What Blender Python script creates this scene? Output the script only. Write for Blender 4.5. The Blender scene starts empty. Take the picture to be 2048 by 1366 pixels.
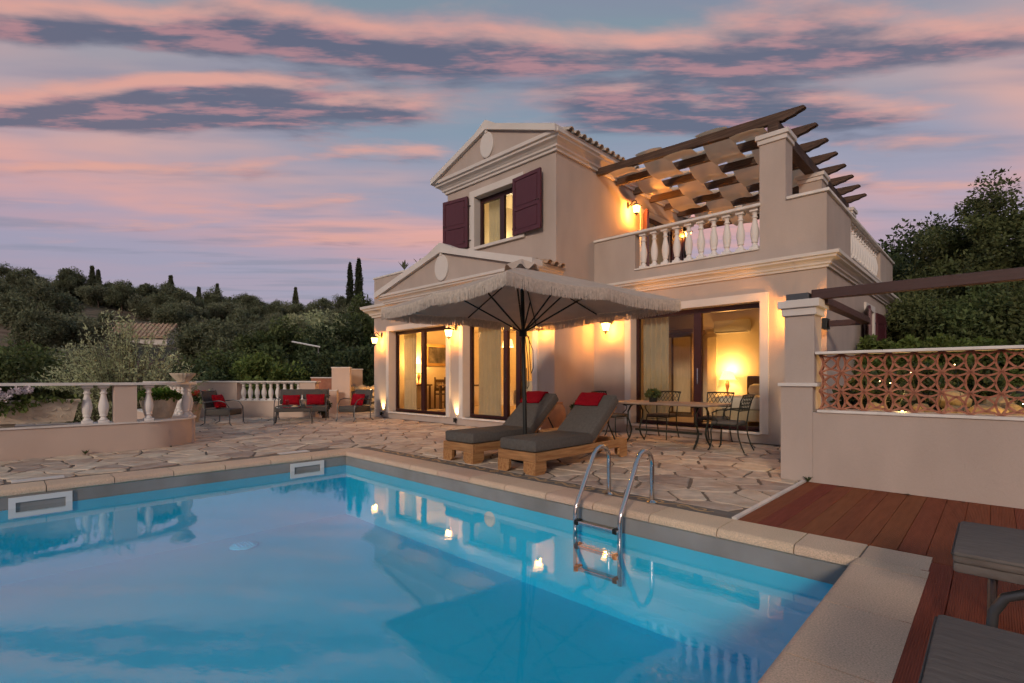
import bpy, bmesh, math, random
import numpy as np
from mathutils import Vector, Matrix, noise as mnoise
R = math.radians
sc = bpy.context.scene
C = sc.collection
rnd = random.Random(7)

# ---------------------------------------------------------------- camera
YAW = R(44)
CAMZ = 1.15
FW = Vector((-math.sin(YAW), math.cos(YAW), 0)); RT = Vector((math.cos(YAW), math.sin(YAW), 0))
cam = bpy.data.cameras.new('camera'); camo = bpy.data.objects.new('camera', cam); C.objects.link(camo)
camo.location = (0, 0, CAMZ); camo.rotation_euler = (R(90), 0, YAW)
cam.sensor_width = 36; cam.lens = 36 * 1000 / 2048; cam.shift_y = 74 / 2048
cam.clip_start = 0.05; cam.clip_end = 3000
sc.camera = camo
def dl(d, l, z=0):            # a point given by its distance ahead and sideways
    p = FW * d + RT * l
    return Vector((p.x, p.y, z))

# ---------------------------------------------------------------- world: dusk sky with lit cloud banks
w = bpy.data.worlds.new('World'); sc.world = w; w.use_nodes = True
nt = w.node_tree; nt.nodes.clear()
def N(t, **k):
    n = nt.nodes.new(t)
    for a, b in k.items(): setattr(n, a, b)
    return n
def L(a, b): nt.links.new(a, b)
def M(op, a, b=None, c=None, clamp=False):
    n = N('ShaderNodeMath', operation=op); n.use_clamp = clamp
    for i, v in enumerate((a, b, c)):
        if v is None: continue
        if isinstance(v, (int, float)): n.inputs[i].default_value = v
        else: L(v, n.inputs[i])
    return n.outputs[0]
def lin(c):
    return tuple(((x / 255) / 12.92 if x / 255 <= .04045 else ((x / 255 + .055) / 1.055) ** 2.4) for x in c) + (1,)
def mixc(f, a, b):
    n = N('ShaderNodeMix', data_type='RGBA')
    if isinstance(f, (int, float)): n.inputs[0].default_value = f
    else: L(f, n.inputs[0])
    for i, v in ((6, a), (7, b)):
        if isinstance(v, tuple): n.inputs[i].default_value = v
        else: L(v, n.inputs[i])
    return n.outputs[2]
tc = N('ShaderNodeTexCoord'); sp = N('ShaderNodeSeparateXYZ'); L(tc.outputs['Generated'], sp.inputs[0])
zc = M('MAXIMUM', sp.outputs[2], .035)
# place on a flat cloud layer one unit overhead: P along the banks, Q across them (the banks lie along the RT direction)
P0 = M('DIVIDE', M('ADD', M('MULTIPLY', sp.outputs[0], RT.x), M('MULTIPLY', sp.outputs[1], RT.y)), zc)
Q0 = M('DIVIDE', M('ADD', M('MULTIPLY', sp.outputs[0], FW.x), M('MULTIPLY', sp.outputs[1], FW.y)), zc)
el = M('ARCSINE', sp.outputs[2])
def ramp(fac, stops, interp='EASE'):
    n = N('ShaderNodeValToRGB'); n.color_ramp.interpolation = interp
    e = n.color_ramp.elements
    while len(e) < len(stops): e.new(.5)
    for i, (p, c) in enumerate(stops): e[i].position = p; e[i].color = c
    L(fac, n.inputs[0]); return n.outputs[0]
E16 = M('DIVIDE', el, 1.6)
# clear air by height above the horizon
base = ramp(E16, [(0, lin((134, 130, 152))), (.10, lin((144, 140, 164))), (.16, lin((152, 142, 164))),
                  (.22, lin((142, 140, 160))), (.30, lin((118, 136, 154))), (.38, lin((98, 130, 146))), (.6, lin((94, 124, 146))), (1, lin((86, 114, 140)))])
def cvec(k, sx, sy):
    n = N('ShaderNodeCombineXYZ'); L(M('MULTIPLY', P0, sx * k), n.inputs[0]); L(M('MULTIPLY', Q0, sy * k), n.inputs[1]); return n.outputs[0]
def nz(vec, scale, detail, rough, loc, dist=0.0):
    m = N('ShaderNodeMapping'); m.inputs['Location'].default_value = loc; L(vec, m.inputs[0])
    n = N('ShaderNodeTexNoise', noise_dimensions='2D'); n.inputs['Scale'].default_value = scale; n.inputs['Detail'].default_value = detail
    n.inputs['Roughness'].default_value = rough; n.inputs['Distortion'].default_value = dist
    L(m.outputs[0], n.inputs[0]); return n.outputs[0]
def smooth(x, a, b):
    n = N('ShaderNodeMapRange', interpolation_type='SMOOTHSTEP')
    n.inputs[1].default_value = a; n.inputs[2].default_value = b; L(x, n.inputs[0]); return n.outputs[0]
BANKS = [  # cloud banks on the layer: along, across, half sizes, weight
    (-1.30, 1.42, .46, .10, .30), (-.72, 1.45, .40, .11, .30), (-.20, 1.56, .42, .13, .38), (-1.65, 1.86, .62, .14, .40), (-.85, 1.88, .52, .13, .36),
    (-1.0, 1.68, .34, .06, .28), (1.0, 1.57, .48, .12, .34), (.80, 1.92, .55, .15, .38), (.33, 1.78, .28, .10, .30), (-2.0, 2.36, .70, .09, .28), (1.6, 1.45, .5, .10, .25)]
def density(k):
    acc = nz(cvec(k, .9, 2.4), 1.2, 6, .54, (SX, SY, 0), .15)
    for (a, e, sa, se, wt) in BANKS:
        q = M('ADD', M('POWER', M('MULTIPLY_ADD', P0, k / sa, -a / sa), 2), M('POWER', M('MULTIPLY_ADD', Q0, k / se, -e / se), 2))
        acc = M('MULTIPLY_ADD', M('EXPONENT', M('MULTIPLY', q, -1)), wt + .05, acc)
    return acc
SX, SY = 3.1, 1.7
d0 = density(1.0); d1 = density(.955)
m0 = M('MULTIPLY', smooth(d0, .52, .80), smooth(el, .16, .30)); m1 = smooth(d1, .52, .78)
# soft rosy veil low in the sky
veil = M('MULTIPLY', smooth(nz(cvec(1, .42, 1.1), .8, 4, .5, (8.3, 4.4, 0), 0), .34, .62),
         ramp(E16, [(0, (.1, .1, .1, 1)), (.12, (.22, .22, .22, 1)), (.17, (.9, .9, .9, 1)), (.27, (.85, .85, .85, 1)), (.36, (.25, .25, .25, 1)), (.6, (.08, .08, .08, 1)), (1, (0, 0, 0, 1))]))
rose = ramp(E16, [(0, lin((160, 140, 166))), (.14, lin((184, 142, 150))), (.175, lin((216, 152, 138))), (.235, lin((210, 158, 144))), (.29, lin((182, 150, 150))), (.4, lin((170, 148, 150)))])
col = mixc(M('MULTIPLY', veil, .92), base, rose)
streak = M('MULTIPLY', smooth(nz(cvec(1, .45, 2.2), 1.3, 4, .55, (1.2, 9.9, 0), 0), .48, .72), .55)
col = mixc(streak, col, lin((122, 124, 146)))
lit = M('MULTIPLY', m0, M('SUBTRACT', 1, m1), None, True)
dark = M('MULTIPLY', m0, M('MULTIPLY_ADD', m1, .80, .10), None, True)
col = mixc(dark, col, lin((84, 86, 108)))
warmn = smooth(nz(cvec(1, 1.2, 4.5), 2.6, 4, .62, (5.5, 2.2, 0), 0), .44, .70)
col = mixc(M('MULTIPLY', M('MULTIPLY', warmn, m0), .55), col, lin((196, 136, 136)))
col = mixc(M('MULTIPLY', lit, .88), col, lin((210, 152, 138)))
sky = N('ShaderNodeTexSky', sky_type='NISHITA'); sky.sun_disc = False
sky.sun_elevation = R(3); sky.sun_rotation = R(155)
bgA = N('ShaderNodeBackground'); L(col, bgA.inputs[0]); bgA.inputs[1].default_value = .87
bgB = N('ShaderNodeBackground'); L(sky.outputs[0], bgB.inputs[0]); bgB.inputs[1].default_value = 0.02
ad = N('ShaderNodeAddShader'); L(bgA.outputs[0], ad.inputs[0]); L(bgB.outputs[0], ad.inputs[1])
w.cycles.sampling_method = 'MANUAL'; w.cycles.sample_map_resolution = 256
wo = N('ShaderNodeOutputWorld'); L(ad.outputs[0], wo.inputs[0])

# ---------------------------------------------------------------- sun: the soft afterglow behind the camera
sun = bpy.data.lights.new('sun', 'SUN'); suno = bpy.data.objects.new('sun', sun); C.objects.link(suno)
sun.energy = 1.1; sun.angle = R(8); sun.color = (1, .82, .66)
suno.rotation_euler = Vector((-.41, .91, -.36)).to_track_quat('-Z', 'Y').to_euler()

sc.view_settings.view_transform = 'Standard'; sc.view_settings.look = 'None'
sc.view_settings.exposure = 0.38; sc.view_settings.gamma = 1.0; sc.view_settings.use_curve_mapping = False
cy = sc.cycles
cy.use_denoising = True; cy.max_bounces = 6; cy.transparent_max_bounces = 16; cy.diffuse_bounces = 3; cy.glossy_bounces = 3; cy.use_adaptive_sampling = True; cy.adaptive_threshold = .03; cy.adaptive_min_samples = 10
cy.sample_clamp_indirect = 6.0; cy.caustics_reflective = False; cy.caustics_refractive = False

# ---------------------------------------------------------------- materials
MATS = {}
def mat(name, color, rough=.7, metal=0.0, var=.12, vscale=3.0, bump=0.0, bscale=40.0, color2=None, c2scale=1.5, c2amt=.5, spec=.3, stretch=None, tint=None, sheen=0.0, transl=0.0, coat=0.0):
    m = bpy.data.materials.new(name); m.use_nodes = True; t = m.node_tree; nodes = t.nodes
    b = nodes['Principled BSDF']; b.inputs['Roughness'].default_value = rough; b.inputs['Metallic'].default_value = metal
    b.inputs['Specular IOR Level'].default_value = spec
    if coat: b.inputs['Coat Weight'].default_value = coat
    geo = nodes.new('ShaderNodeTexCoord')
    vec = geo.outputs['Object']
    if stretch:
        mp = nodes.new('ShaderNodeMapping'); mp.inputs['Scale'].default_value = stretch; t.links.new(vec, mp.inputs[0]); vec = mp.outputs[0]
    n1 = nodes.new('ShaderNodeTexNoise'); n1.inputs['Scale'].default_value = vscale; n1.inputs['Detail'].default_value = 6; t.links.new(vec, n1.inputs[0])
    c = color if len(color) == 4 else tuple(color) + (1,)
    if color2 is not None:
        n2 = nodes.new('ShaderNodeTexNoise'); n2.inputs['Scale'].default_value = c2scale; n2.inputs['Detail'].default_value = 5; t.links.new(vec, n2.inputs[0])
        mr = nodes.new('ShaderNodeMapRange'); mr.inputs[1].default_value = .42; mr.inputs[2].default_value = .66; mr.inputs[4].default_value = c2amt; t.links.new(n2.outputs[0], mr.inputs[0])
        mx = nodes.new('ShaderNodeMix'); mx.data_type = 'RGBA'; mx.inputs[6].default_value = c; mx.inputs[7].default_value = tuple(color2) + (1,)
        t.links.new(mr.outputs[0], mx.inputs[0]); src = mx.outputs[2]
    else: src = None
    hs = nodes.new('ShaderNodeHueSaturation')
    if src: t.links.new(src, hs.inputs['Color'])
    else: hs.inputs['Color'].default_value = c
    mr2 = nodes.new('ShaderNodeMapRange'); mr2.inputs[1].default_value = .25; mr2.inputs[2].default_value = .75
    mr2.inputs[3].default_value = 1 - var; mr2.inputs[4].default_value = 1 + var; t.links.new(n1.outputs[0], mr2.inputs[0])
    val = mr2.outputs[0]
    if tint:
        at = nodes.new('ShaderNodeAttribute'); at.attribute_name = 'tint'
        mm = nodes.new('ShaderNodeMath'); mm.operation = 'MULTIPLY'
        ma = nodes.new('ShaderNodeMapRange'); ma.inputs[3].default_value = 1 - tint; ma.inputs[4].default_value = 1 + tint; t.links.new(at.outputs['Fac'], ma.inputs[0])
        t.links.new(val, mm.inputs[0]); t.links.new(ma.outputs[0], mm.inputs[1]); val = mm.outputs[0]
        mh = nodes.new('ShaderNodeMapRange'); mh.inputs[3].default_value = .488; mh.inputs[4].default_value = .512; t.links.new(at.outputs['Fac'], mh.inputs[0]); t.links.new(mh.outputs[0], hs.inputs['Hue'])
    t.links.new(val, hs.inputs['Value']); t.links.new(hs.outputs[0], b.inputs['Base Color'])
    if bump:
        n3 = nodes.new('ShaderNodeTexNoise'); n3.inputs['Scale'].default_value = bscale; n3.inputs['Detail'].default_value = 8; n3.inputs['Roughness'].default_value = .62; t.links.new(vec, n3.inputs[0])
        bp = nodes.new('ShaderNodeBump'); bp.inputs['Strength'].default_value = bump; bp.inputs['Distance'].default_value = .01
        t.links.new(n3.outputs[0], bp.inputs['Height']); t.links.new(bp.outputs[0], b.inputs['Normal'])
    if transl:
        tr = nodes.new('ShaderNodeBsdfTranslucent'); t.links.new(hs.outputs[0], tr.inputs[0])
        ms = nodes.new('ShaderNodeMixShader'); ms.inputs[0].default_value = transl
        t.links.new(b.outputs[0], ms.inputs[1]); t.links.new(tr.outputs[0], ms.inputs[2])
        t.links.new(ms.outputs[0], nodes['Material Output'].inputs[0])
    MATS[name] = m
    return m
def clear_mat(name, tintc, ior, rough=0.0, bump=0.0, bscale=6.0, emit=None, estr=0.0, stretch=None, power=1.0):
    m = bpy.data.materials.new(name); m.use_nodes = True; t = m.node_tree; t.nodes.clear()
    o = t.nodes.new('ShaderNodeOutputMaterial'); tr = t.nodes.new('ShaderNodeBsdfTransparent'); tr.inputs[0].default_value = tuple(tintc) + (1,)
    gl = t.nodes.new('ShaderNodeBsdfGlossy'); gl.inputs['Roughness'].default_value = rough
    fr = t.nodes.new('ShaderNodeFresnel'); fr.inputs[0].default_value = ior
    mx = t.nodes.new('ShaderNodeMixShader')
    ge = t.nodes.new('ShaderNodeNewGeometry'); sb_ = t.nodes.new('ShaderNodeMath'); sb_.operation = 'MULTIPLY_ADD'; t.links.new(ge.outputs['Backfacing'], sb_.inputs[0]); sb_.inputs[1].default_value = -1; sb_.inputs[2].default_value = 1
    mu_ = t.nodes.new('ShaderNodeMath'); mu_.operation = 'MULTIPLY'; pw_ = t.nodes.new('ShaderNodeMath'); pw_.operation = 'POWER'; pw_.inputs[1].default_value = power; t.links.new(fr.outputs[0], pw_.inputs[0]); t.links.new(pw_.outputs[0], mu_.inputs[0]); t.links.new(sb_.outputs[0], mu_.inputs[1])
    t.links.new(mu_.outputs[0], mx.inputs[0]); t.links.new(tr.outputs[0], mx.inputs[1]); t.links.new(gl.outputs[0], mx.inputs[2])
    if bump:
        g = t.nodes.new('ShaderNodeTexCoord'); mp = t.nodes.new('ShaderNodeMapping'); mp.inputs['Scale'].default_value = stretch or (1, 1, 1)
        mp.inputs['Rotation'].default_value = (0, 0, YAW)
        n = t.nodes.new('ShaderNodeTexNoise'); n.inputs['Scale'].default_value = bscale; n.inputs['Detail'].default_value = 4; n.inputs['Roughness'].default_value = .5
        bp = t.nodes.new('ShaderNodeBump'); bp.inputs['Strength'].default_value = bump; bp.inputs['Distance'].default_value = .05
        t.links.new(g.outputs['Object'], mp.inputs[0]); t.links.new(mp.outputs[0], n.inputs[0]); t.links.new(n.outputs[0], bp.inputs['Height'])
        t.links.new(bp.outputs[0], gl.inputs['Normal']); t.links.new(bp.outputs[0], fr.inputs['Normal'])
    last = mx.outputs[0]
    if emit:
        em = t.nodes.new('ShaderNodeEmission'); em.inputs[0].default_value = tuple(emit) + (1,); em.inputs[1].default_value = estr
        ad = t.nodes.new('ShaderNodeAddShader'); t.links.new(last, ad.inputs[0]); t.links.new(em.outputs[0], ad.inputs[1]); last = ad.outputs[0]
    t.links.new(last, o.inputs[0]); MATS[name] = m; return m
def emit_mat(name, color, strength, mixd=None):
    m = bpy.data.materials.new(name); m.use_nodes = True; b = m.node_tree.nodes['Principled BSDF']
    b.inputs['Base Color'].default_value = tuple(mixd or color) + (1,)
    b.inputs['Emission Color'].default_value = tuple(color) + (1,); b.inputs['Emission Strength'].default_value = strength
    MATS[name] = m; return m

mat('stucco', (.47, .39, .34), .92, var=.09, vscale=2.2, bump=.45, bscale=70, stretch=(1, 1, .35), color2=(.43, .35, .30), c2scale=.7, c2amt=.6, spec=.15)
mat('stucco_pink', (.59, .465, .385), .92, var=.07, vscale=1.1, bump=.25, bscale=90, color2=(.53, .405, .325), c2scale=.8, c2amt=.6, spec=.15)
mat('white_trim', (.66, .615, .57), .8, var=.06, vscale=2.2, bump=.12, bscale=70, color2=(.58, .52, .47), c2scale=1.2, c2amt=.4, spec=.2)
mat('white_plaster', (.74, .70, .66), .75, var=.06, vscale=4, bump=.15, bscale=60, spec=.25)
mat('marble_cap', (.72, .68, .63), .55, var=.12, vscale=6, color2=(.60, .55, .49), c2scale=5, c2amt=.5, spec=.4)
mat('burgundy', (.078, .016, .024), .42, var=.15, vscale=5, stretch=(8, 8, 1), bump=.1, bscale=30, spec=.5)
mat('dark_frame', (.040, .012, .012), .35, var=.1, spec=.5)
mat('dark_wood', (.075, .042, .028), .7, var=.35, vscale=4, stretch=(1, 14, 14), bump=.4, bscale=14, color2=(.12, .075, .05), c2scale=2, c2amt=.6)
mat('brown_beam', (.062, .028, .024), .5, var=.2, vscale=3, stretch=(1, 14, 14), bump=.2, bscale=14, spec=.4)
mat('pine', (.42, .225, .095), .6, var=.25, vscale=3.2, stretch=(12, 1, 12), bump=.25, bscale=14, color2=(.27, .115, .04), c2scale=2.4, c2amt=.75)
mat('cushion', (.112, .102, .092), .95, var=.14, vscale=30, bump=.6, bscale=14, spec=.1)
mat('cushion_brown', (.155, .134, .12), .95, var=.16, vscale=26, bump=.9, bscale=16, stretch=(.5, 2.2, 1), spec=.1)
mat('red_cloth', (.25, .004, .012), .9, var=.14, vscale=25, bump=.35, bscale=180, spec=.12)
mat('wicker', (.075, .068, .06), .7, var=.3, vscale=60, bump=.6, bscale=120)
mat('iron', (.022, .024, .022), .5, metal=.5, var=.2, spec=.5)
mat('iron_green', (.032, .036, .028), .5, metal=.4, var=.25, vscale=14, spec=.5)
mat('grey_metal', (.10, .105, .11), .4, metal=.6, var=.1)
mat('steel', (.62, .60, .57), .12, metal=1.0, var=.04)
mat('canvas', (.54, .43, .345), .95, var=.08, vscale=6, bump=.2, bscale=200, transl=.08)
mat('fringe', (.66, .55, .45), .95, var=.2, vscale=30, transl=.15)
mat('shade_cloth', (.74, .62, .46), .9, var=.08, vscale=3, bump=.1, bscale=50, transl=.35)
mat('stone', (.53, .435, .35), .82, var=.22, vscale=7, bump=.5, bscale=26, color2=(.42, .29, .205), c2scale=3.2, c2amt=.6, tint=.24, spec=.25)
mat('mortar', (.20, .158, .125), .95, var=.2, vscale=12, bump=.5, bscale=60)
mat('coping', (.66, .48, .345), .85, var=.32, vscale=130, bump=.35, bscale=240, color2=(.57, .41, .29), c2scale=2.5, c2amt=.6, spec=.2, tint=.08)
mat('liner_grey', (.29, .285, .275), .6, var=.12, vscale=3, color2=(.21, .20, .185), c2scale=2, c2amt=.7)
mat('liner_blue', (.02, .68, .98), .55, var=.05, vscale=1.2)
mat('white_plastic', (.72, .72, .70), .4, var=.03, spec=.5)
mat('ornament_grey', (.17, .15, .13), .85, var=.2, vscale=14, bump=.3, bscale=60)
mat('ornament', (.45, .30, .16), .85, var=.2, vscale=14, bump=.3, bscale=60)
mat('terracotta', (.34, .135, .082), .85, var=.18, vscale=9, bump=.3, bscale=50, color2=(.42, .20, .13), c2scale=4, c2amt=.5)
mat('terracotta_pot', (.42, .20, .10), .8, var=.2, vscale=5, bump=.2)
mat('tile_roof', (.40, .27, .18), .85, var=.3, vscale=6, bump=.4, bscale=30, color2=(.52, .40, .30), c2scale=3, c2amt=.6)
mat('tile_pale', (.50, .43, .36), .85, var=.3, vscale=6, bump=.4, bscale=30, color2=(.36, .29, .23), c2scale=3, c2amt=.6)
mat('rock', (.36, .27, .16), .9, var=.35, vscale=4, bump=.9, bscale=10, color2=(.22, .16, .10), c2scale=2, c2amt=.7)
mat('cream_wall', (.78, .66, .46), .9, var=.03)
mat('cream_wood', (.62, .50, .32), .6, var=.1, vscale=3, stretch=(8, 8, 1))
mat('floor_tile', (.42, .31, .2), .5, var=.1)
mat('walnut', (.13, .075, .04), .5, var=.2, vscale=3, stretch=(10, 10, 1))
mat('curtain', (.55, .50, .36), .95, var=.08, vscale=3, transl=.35)
mat('linen', (.80, .74, .62), .9, var=.05, bump=.2, bscale=10)
mat('picture_dark', (.10, .08, .055), .6, var=.5, vscale=6, color2=(.25, .2, .14), c2scale=4, c2amt=.8)
mat('gilt', (.40, .24, .08), .4, metal=.6, var=.2)
mat('pale_stone', (.56, .47, .355), .9, var=.2, vscale=8, bump=.5, bscale=34, color2=(.42, .34, .25), c2scale=5, c2amt=.6)
mat('slate_top', (.30, .22, .165), .55, var=.18, vscale=4, bump=.15, bscale=20, color2=(.2, .15, .12), c2scale=3, c2amt=.5, spec=.4)
mat('ground', (.10, .085, .05), .95, var=.55, vscale=.9, bump=.5, bscale=4, color2=(.27, .17, .12), c2scale=.16, c2amt=.95)
mat('bark', (.10, .075, .055), .9, var=.3, vscale=6, stretch=(4, 4, 1), bump=.8, bscale=12)
mat('soil', (.045, .032, .022), .95, var=.3, bump=.8, bscale=30)
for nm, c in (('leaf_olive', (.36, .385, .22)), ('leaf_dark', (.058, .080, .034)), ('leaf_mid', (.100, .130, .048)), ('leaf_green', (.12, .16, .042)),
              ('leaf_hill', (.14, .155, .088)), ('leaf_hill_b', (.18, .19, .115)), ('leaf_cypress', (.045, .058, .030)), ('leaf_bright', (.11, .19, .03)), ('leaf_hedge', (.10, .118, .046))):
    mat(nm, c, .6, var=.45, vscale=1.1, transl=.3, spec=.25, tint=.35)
mat('petal_white', (.80, .72, .75), .7, var=.08, transl=.3)
mat('petal_red', (.62, .07, .035), .7, var=.2, transl=.3)
clear_mat('glass', (.93, .94, .93), 1.5)
clear_mat('clear_glass', (.96, .97, .96), 1.4)
clear_mat('lantern_glass', (.85, .7, .45), 1.3, emit=(1, .55, .18), estr=5.0)
emit_mat('lamp_shade', (1, .58, .20), 2.6, (.9, .8, .6))
emit_mat('lamp_shade_dim', (1, .60, .24), 1.3, (.9, .8, .6))
emit_mat('bulb', (1, .62, .25), 16.0)
emit_mat('fairy', (1, .66, .28), 14.0)
# ---------------------------------------------------------------- mesh helpers
class MB:
    def __init__(s): s.v = []; s.f = []; s.t = []; s.smooth = False
    def add(s, vs, fs, tint=None):
        o = len(s.v); s.v += [tuple(p) for p in vs]; s.f += [tuple(i + o for i in f) for f in fs]
        if tint is not None or s.t: s.t += [tint if tint is not None else .5] * len(vs)
        return s
    def box(s, x0, x1, y0, y1, z0, z1, M=None, tint=None):
        vs = [Vector(p) for p in ((x0, y0, z0), (x1, y0, z0), (x1, y1, z0), (x0, y1, z0), (x0, y0, z1), (x1, y0, z1), (x1, y1, z1), (x0, y1, z1))]
        if M: vs = [M @ p for p in vs]
        return s.add(vs, [(0, 3, 2, 1), (4, 5, 6, 7), (0, 1, 5, 4), (1, 2, 6, 5), (2, 3, 7, 6), (3, 0, 4, 7)], tint)
    def bbox(s, x0, x1, y0, y1, z0, z1, b=.01, M=None, tint=None):   # box with chamfered edges
        bm = bmesh.new(); bmesh.ops.create_cube(bm, size=1)
        for v in bm.verts: v.co = Vector(((x0 + x1) / 2 + v.co.x * (x1 - x0), (y0 + y1) / 2 + v.co.y * (y1 - y0), (z0 + z1) / 2 + v.co.z * (z1 - z0)))
        bmesh.ops.bevel(bm, geom=bm.edges[:], offset=b, segments=2, affect='EDGES', profile=.5)
        bm.verts.ensure_lookup_table()
        vs = [(M @ v.co) if M else v.co.copy() for v in bm.verts]; fs = [[v.index for v in f.verts] for f in bm.faces]; bm.free()
        return s.add(vs, fs, tint)
    def tube(s, pts, r, n=8, caps=True):
        pts = [Vector(p) for p in pts]; k = len(pts)
        rs = r if isinstance(r, (list, tuple)) else [r] * k
        o = len(s.v); prev = None; vs = []; fs = []
        for i, p in enumerate(pts):
            d = (pts[min(i + 1, k - 1)] - pts[max(i - 1, 0)])
            d = d.normalized() if d.length > 1e-9 else Vector((0, 0, 1))
            if prev is None: u = d.orthogonal().normalized()
            else:
                u = prev - d * prev.dot(d)
                u = u.normalized() if u.length > 1e-6 else d.orthogonal().normalized()
            prev = u; q = d.cross(u)
            for j in range(n):
                a = 2 * math.pi * j / n
                vs.append(p + (u * math.cos(a) + q * math.sin(a)) * rs[i])
        for i in range(k - 1):
            for j in range(n):
                fs.append((i * n + j, i * n + (j + 1) % n, (i + 1) * n + (j + 1) % n, (i + 1) * n + j))
        if caps: fs.append(tuple(range(n))[::-1]); fs.append(tuple(range((k - 1) * n, k * n)))
        return s.add(vs, fs)
    def lathe(s, prof, c=(0, 0, 0), n=16, flute=0, famp=0.0, cap=True):
        c = Vector(c); vs = []; fs = []; k = len(prof)
        for r, z in prof:
            for j in range(n):
                a = 2 * math.pi * j / n; rr = r * (1 + (famp * math.cos(a * flute) if flute else 0))
                vs.append(c + Vector((rr * math.cos(a), rr * math.sin(a), z)))
        for i in range(k - 1):
            for j in range(n): fs.append((i * n + j, i * n + (j + 1) % n, (i + 1) * n + (j + 1) % n, (i + 1) * n + j))
        if cap: fs.append(tuple(range(n))[::-1]); fs.append(tuple(range((k - 1) * n, k * n)))
        return s.add(vs, fs)
    def prism(s, poly, axis, a0, a1, tint=None):        # polygon swept along x, y or z
        k = len(poly)
        def P(p, a): return {'x': (a, p[0], p[1]), 'y': (p[0], a, p[1]), 'z': (p[0], p[1], a)}[axis]
        vs = [P(p, a0) for p in poly] + [P(p, a1) for p in poly]
        fs = [tuple(range(k))[::-1], tuple(range(k, 2 * k))] + [(i, (i + 1) % k, k + (i + 1) % k, k + i) for i in range(k)]
        return s.add(vs, fs, tint)
    def grid(s, fn, nu, nv, close_u=False):
        vs = [fn(i / (nu - (0 if close_u else 1)), j / (nv - 1)) for j in range(nv) for i in range(nu)]
        fs = []
        for j in range(nv - 1):
            for i in range(nu if close_u else nu - 1):
                i2 = (i + 1) % nu
                fs.append((j * nu + i, j * nu + i2, (j + 1) * nu + i2, (j + 1) * nu + i))
        return s.add(vs, fs)
    def mesh(s, name, m, fix=True):
        me = bpy.data.meshes.new(name); me.from_pydata(s.v, [], s.f)
        if s.t:
            a = me.attributes.new('tint', 'FLOAT', 'POINT'); a.data.foreach_set('value', np.array(s.t, dtype=np.float32))
        if fix:
            bm = bmesh.new(); bm.from_mesh(me); bmesh.ops.recalc_face_normals(bm, faces=bm.faces); bm.to_mesh(me); bm.free()
        me.materials.append(MATS[m] if isinstance(m, str) else m)
        if s.smooth:
            me.polygons.foreach_set('use_smooth', [True] * len(me.polygons))
            me.set_sharp_from_angle(angle=R(38))
        return me
    def build(s, name, m, parent=None, world=False, smooth=False, kind=None, fix=True):
        s.smooth = smooth or s.smooth
        o = bpy.data.objects.new(name, s.mesh(name, m, fix)); C.objects.link(o)
        if parent: setparent(o, parent, world)
        if kind: o['kind'] = kind
        return o
def setparent(o, parent, world=False):
    o.parent = parent
    if world: o.matrix_parent_inverse = parent.matrix_basis.inverted()
def tag(o, label, cat, group=None):
    o['label'] = label; o['category'] = cat
    if group: o['group'] = group
    return o
def thing(name, label, cat, loc=(0, 0, 0), rz=0.0, group=None):
    o = bpy.data.objects.new(name, None); C.objects.link(o); o.empty_display_size = .2
    o.location = loc; o.rotation_euler = (0, 0, rz)
    return tag(o, label, cat, group)
def ob(name, me, parent=None, loc=(0, 0, 0), rot=(0, 0, 0), scale=(1, 1, 1), world=False):
    o = bpy.data.objects.new(name, me); C.objects.link(o); o.location = loc; o.rotation_euler = rot; o.scale = scale
    if parent: setparent(o, parent, world)
    return o
def copy_tree(o, parent=None):
    c = o.copy(); C.objects.link(c)
    if parent: c.parent = parent; c.matrix_parent_inverse = o.matrix_parent_inverse.copy()
    for ch in list(KIDS(o)): copy_tree(ch, c)
    return c
def KIDS(o): return [x for x in bpy.data.objects if x.parent == o]
def dup(root, loc, rz, label, group=None):
    c = copy_tree(root); c.location = loc; c.rotation_euler = (0, 0, rz); c['label'] = label
    if group: c['group'] = group
    return c
def sweep(mb, prof, path):      # moulding: profile (outward, z) along a path on plan, outward = right of travel
    k = len(path); P = [Vector((p[0], p[1])) for p in path]; rows = []
    for i in range(k):
        ns = []
        for a, b in ((i - 1, i), (i, i + 1)):
            if 0 <= a and b < k:
                d = (P[b] - P[a]).normalized(); ns.append(Vector((d.y, -d.x)))
        n = ns[0] if len(ns) == 1 else (ns[0] + ns[1]) / (1 + ns[0].dot(ns[1]))
        rows.append([(P[i].x + n.x * o, P[i].y + n.y * o, z) for o, z in prof])
    m = len(prof); vs = [p for r in rows for p in r]; fs = []
    for i in range(k - 1):
        for j in range(m - 1): fs.append((i * m + j, (i + 1) * m + j, (i + 1) * m + j + 1, i * m + j + 1))
    fs.append(tuple(range(m))); fs.append(tuple((k - 1) * m + j for j in range(m))[::-1])
    mb.add(vs, fs); return mb
def light(name, kind, parent, loc, energy, color=(1, .56, .2), size=.03, rot=(0, 0, 0), **kw):
    l = bpy.data.lights.new(name, kind); l.energy = energy; l.color = color
    if kind in ('POINT', 'SPOT'): l.shadow_soft_size = size
    for a, b in kw.items(): setattr(l, a, b)
    o = bpy.data.objects.new(name, l); C.objects.link(o); o.location = loc; o.rotation_euler = rot
    if parent: o.parent = parent
    return o
def smoothstep(a, b, x):
    t = min(1, max(0, (x - a) / (b - a))); return t * t * (3 - 2 * t)

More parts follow.
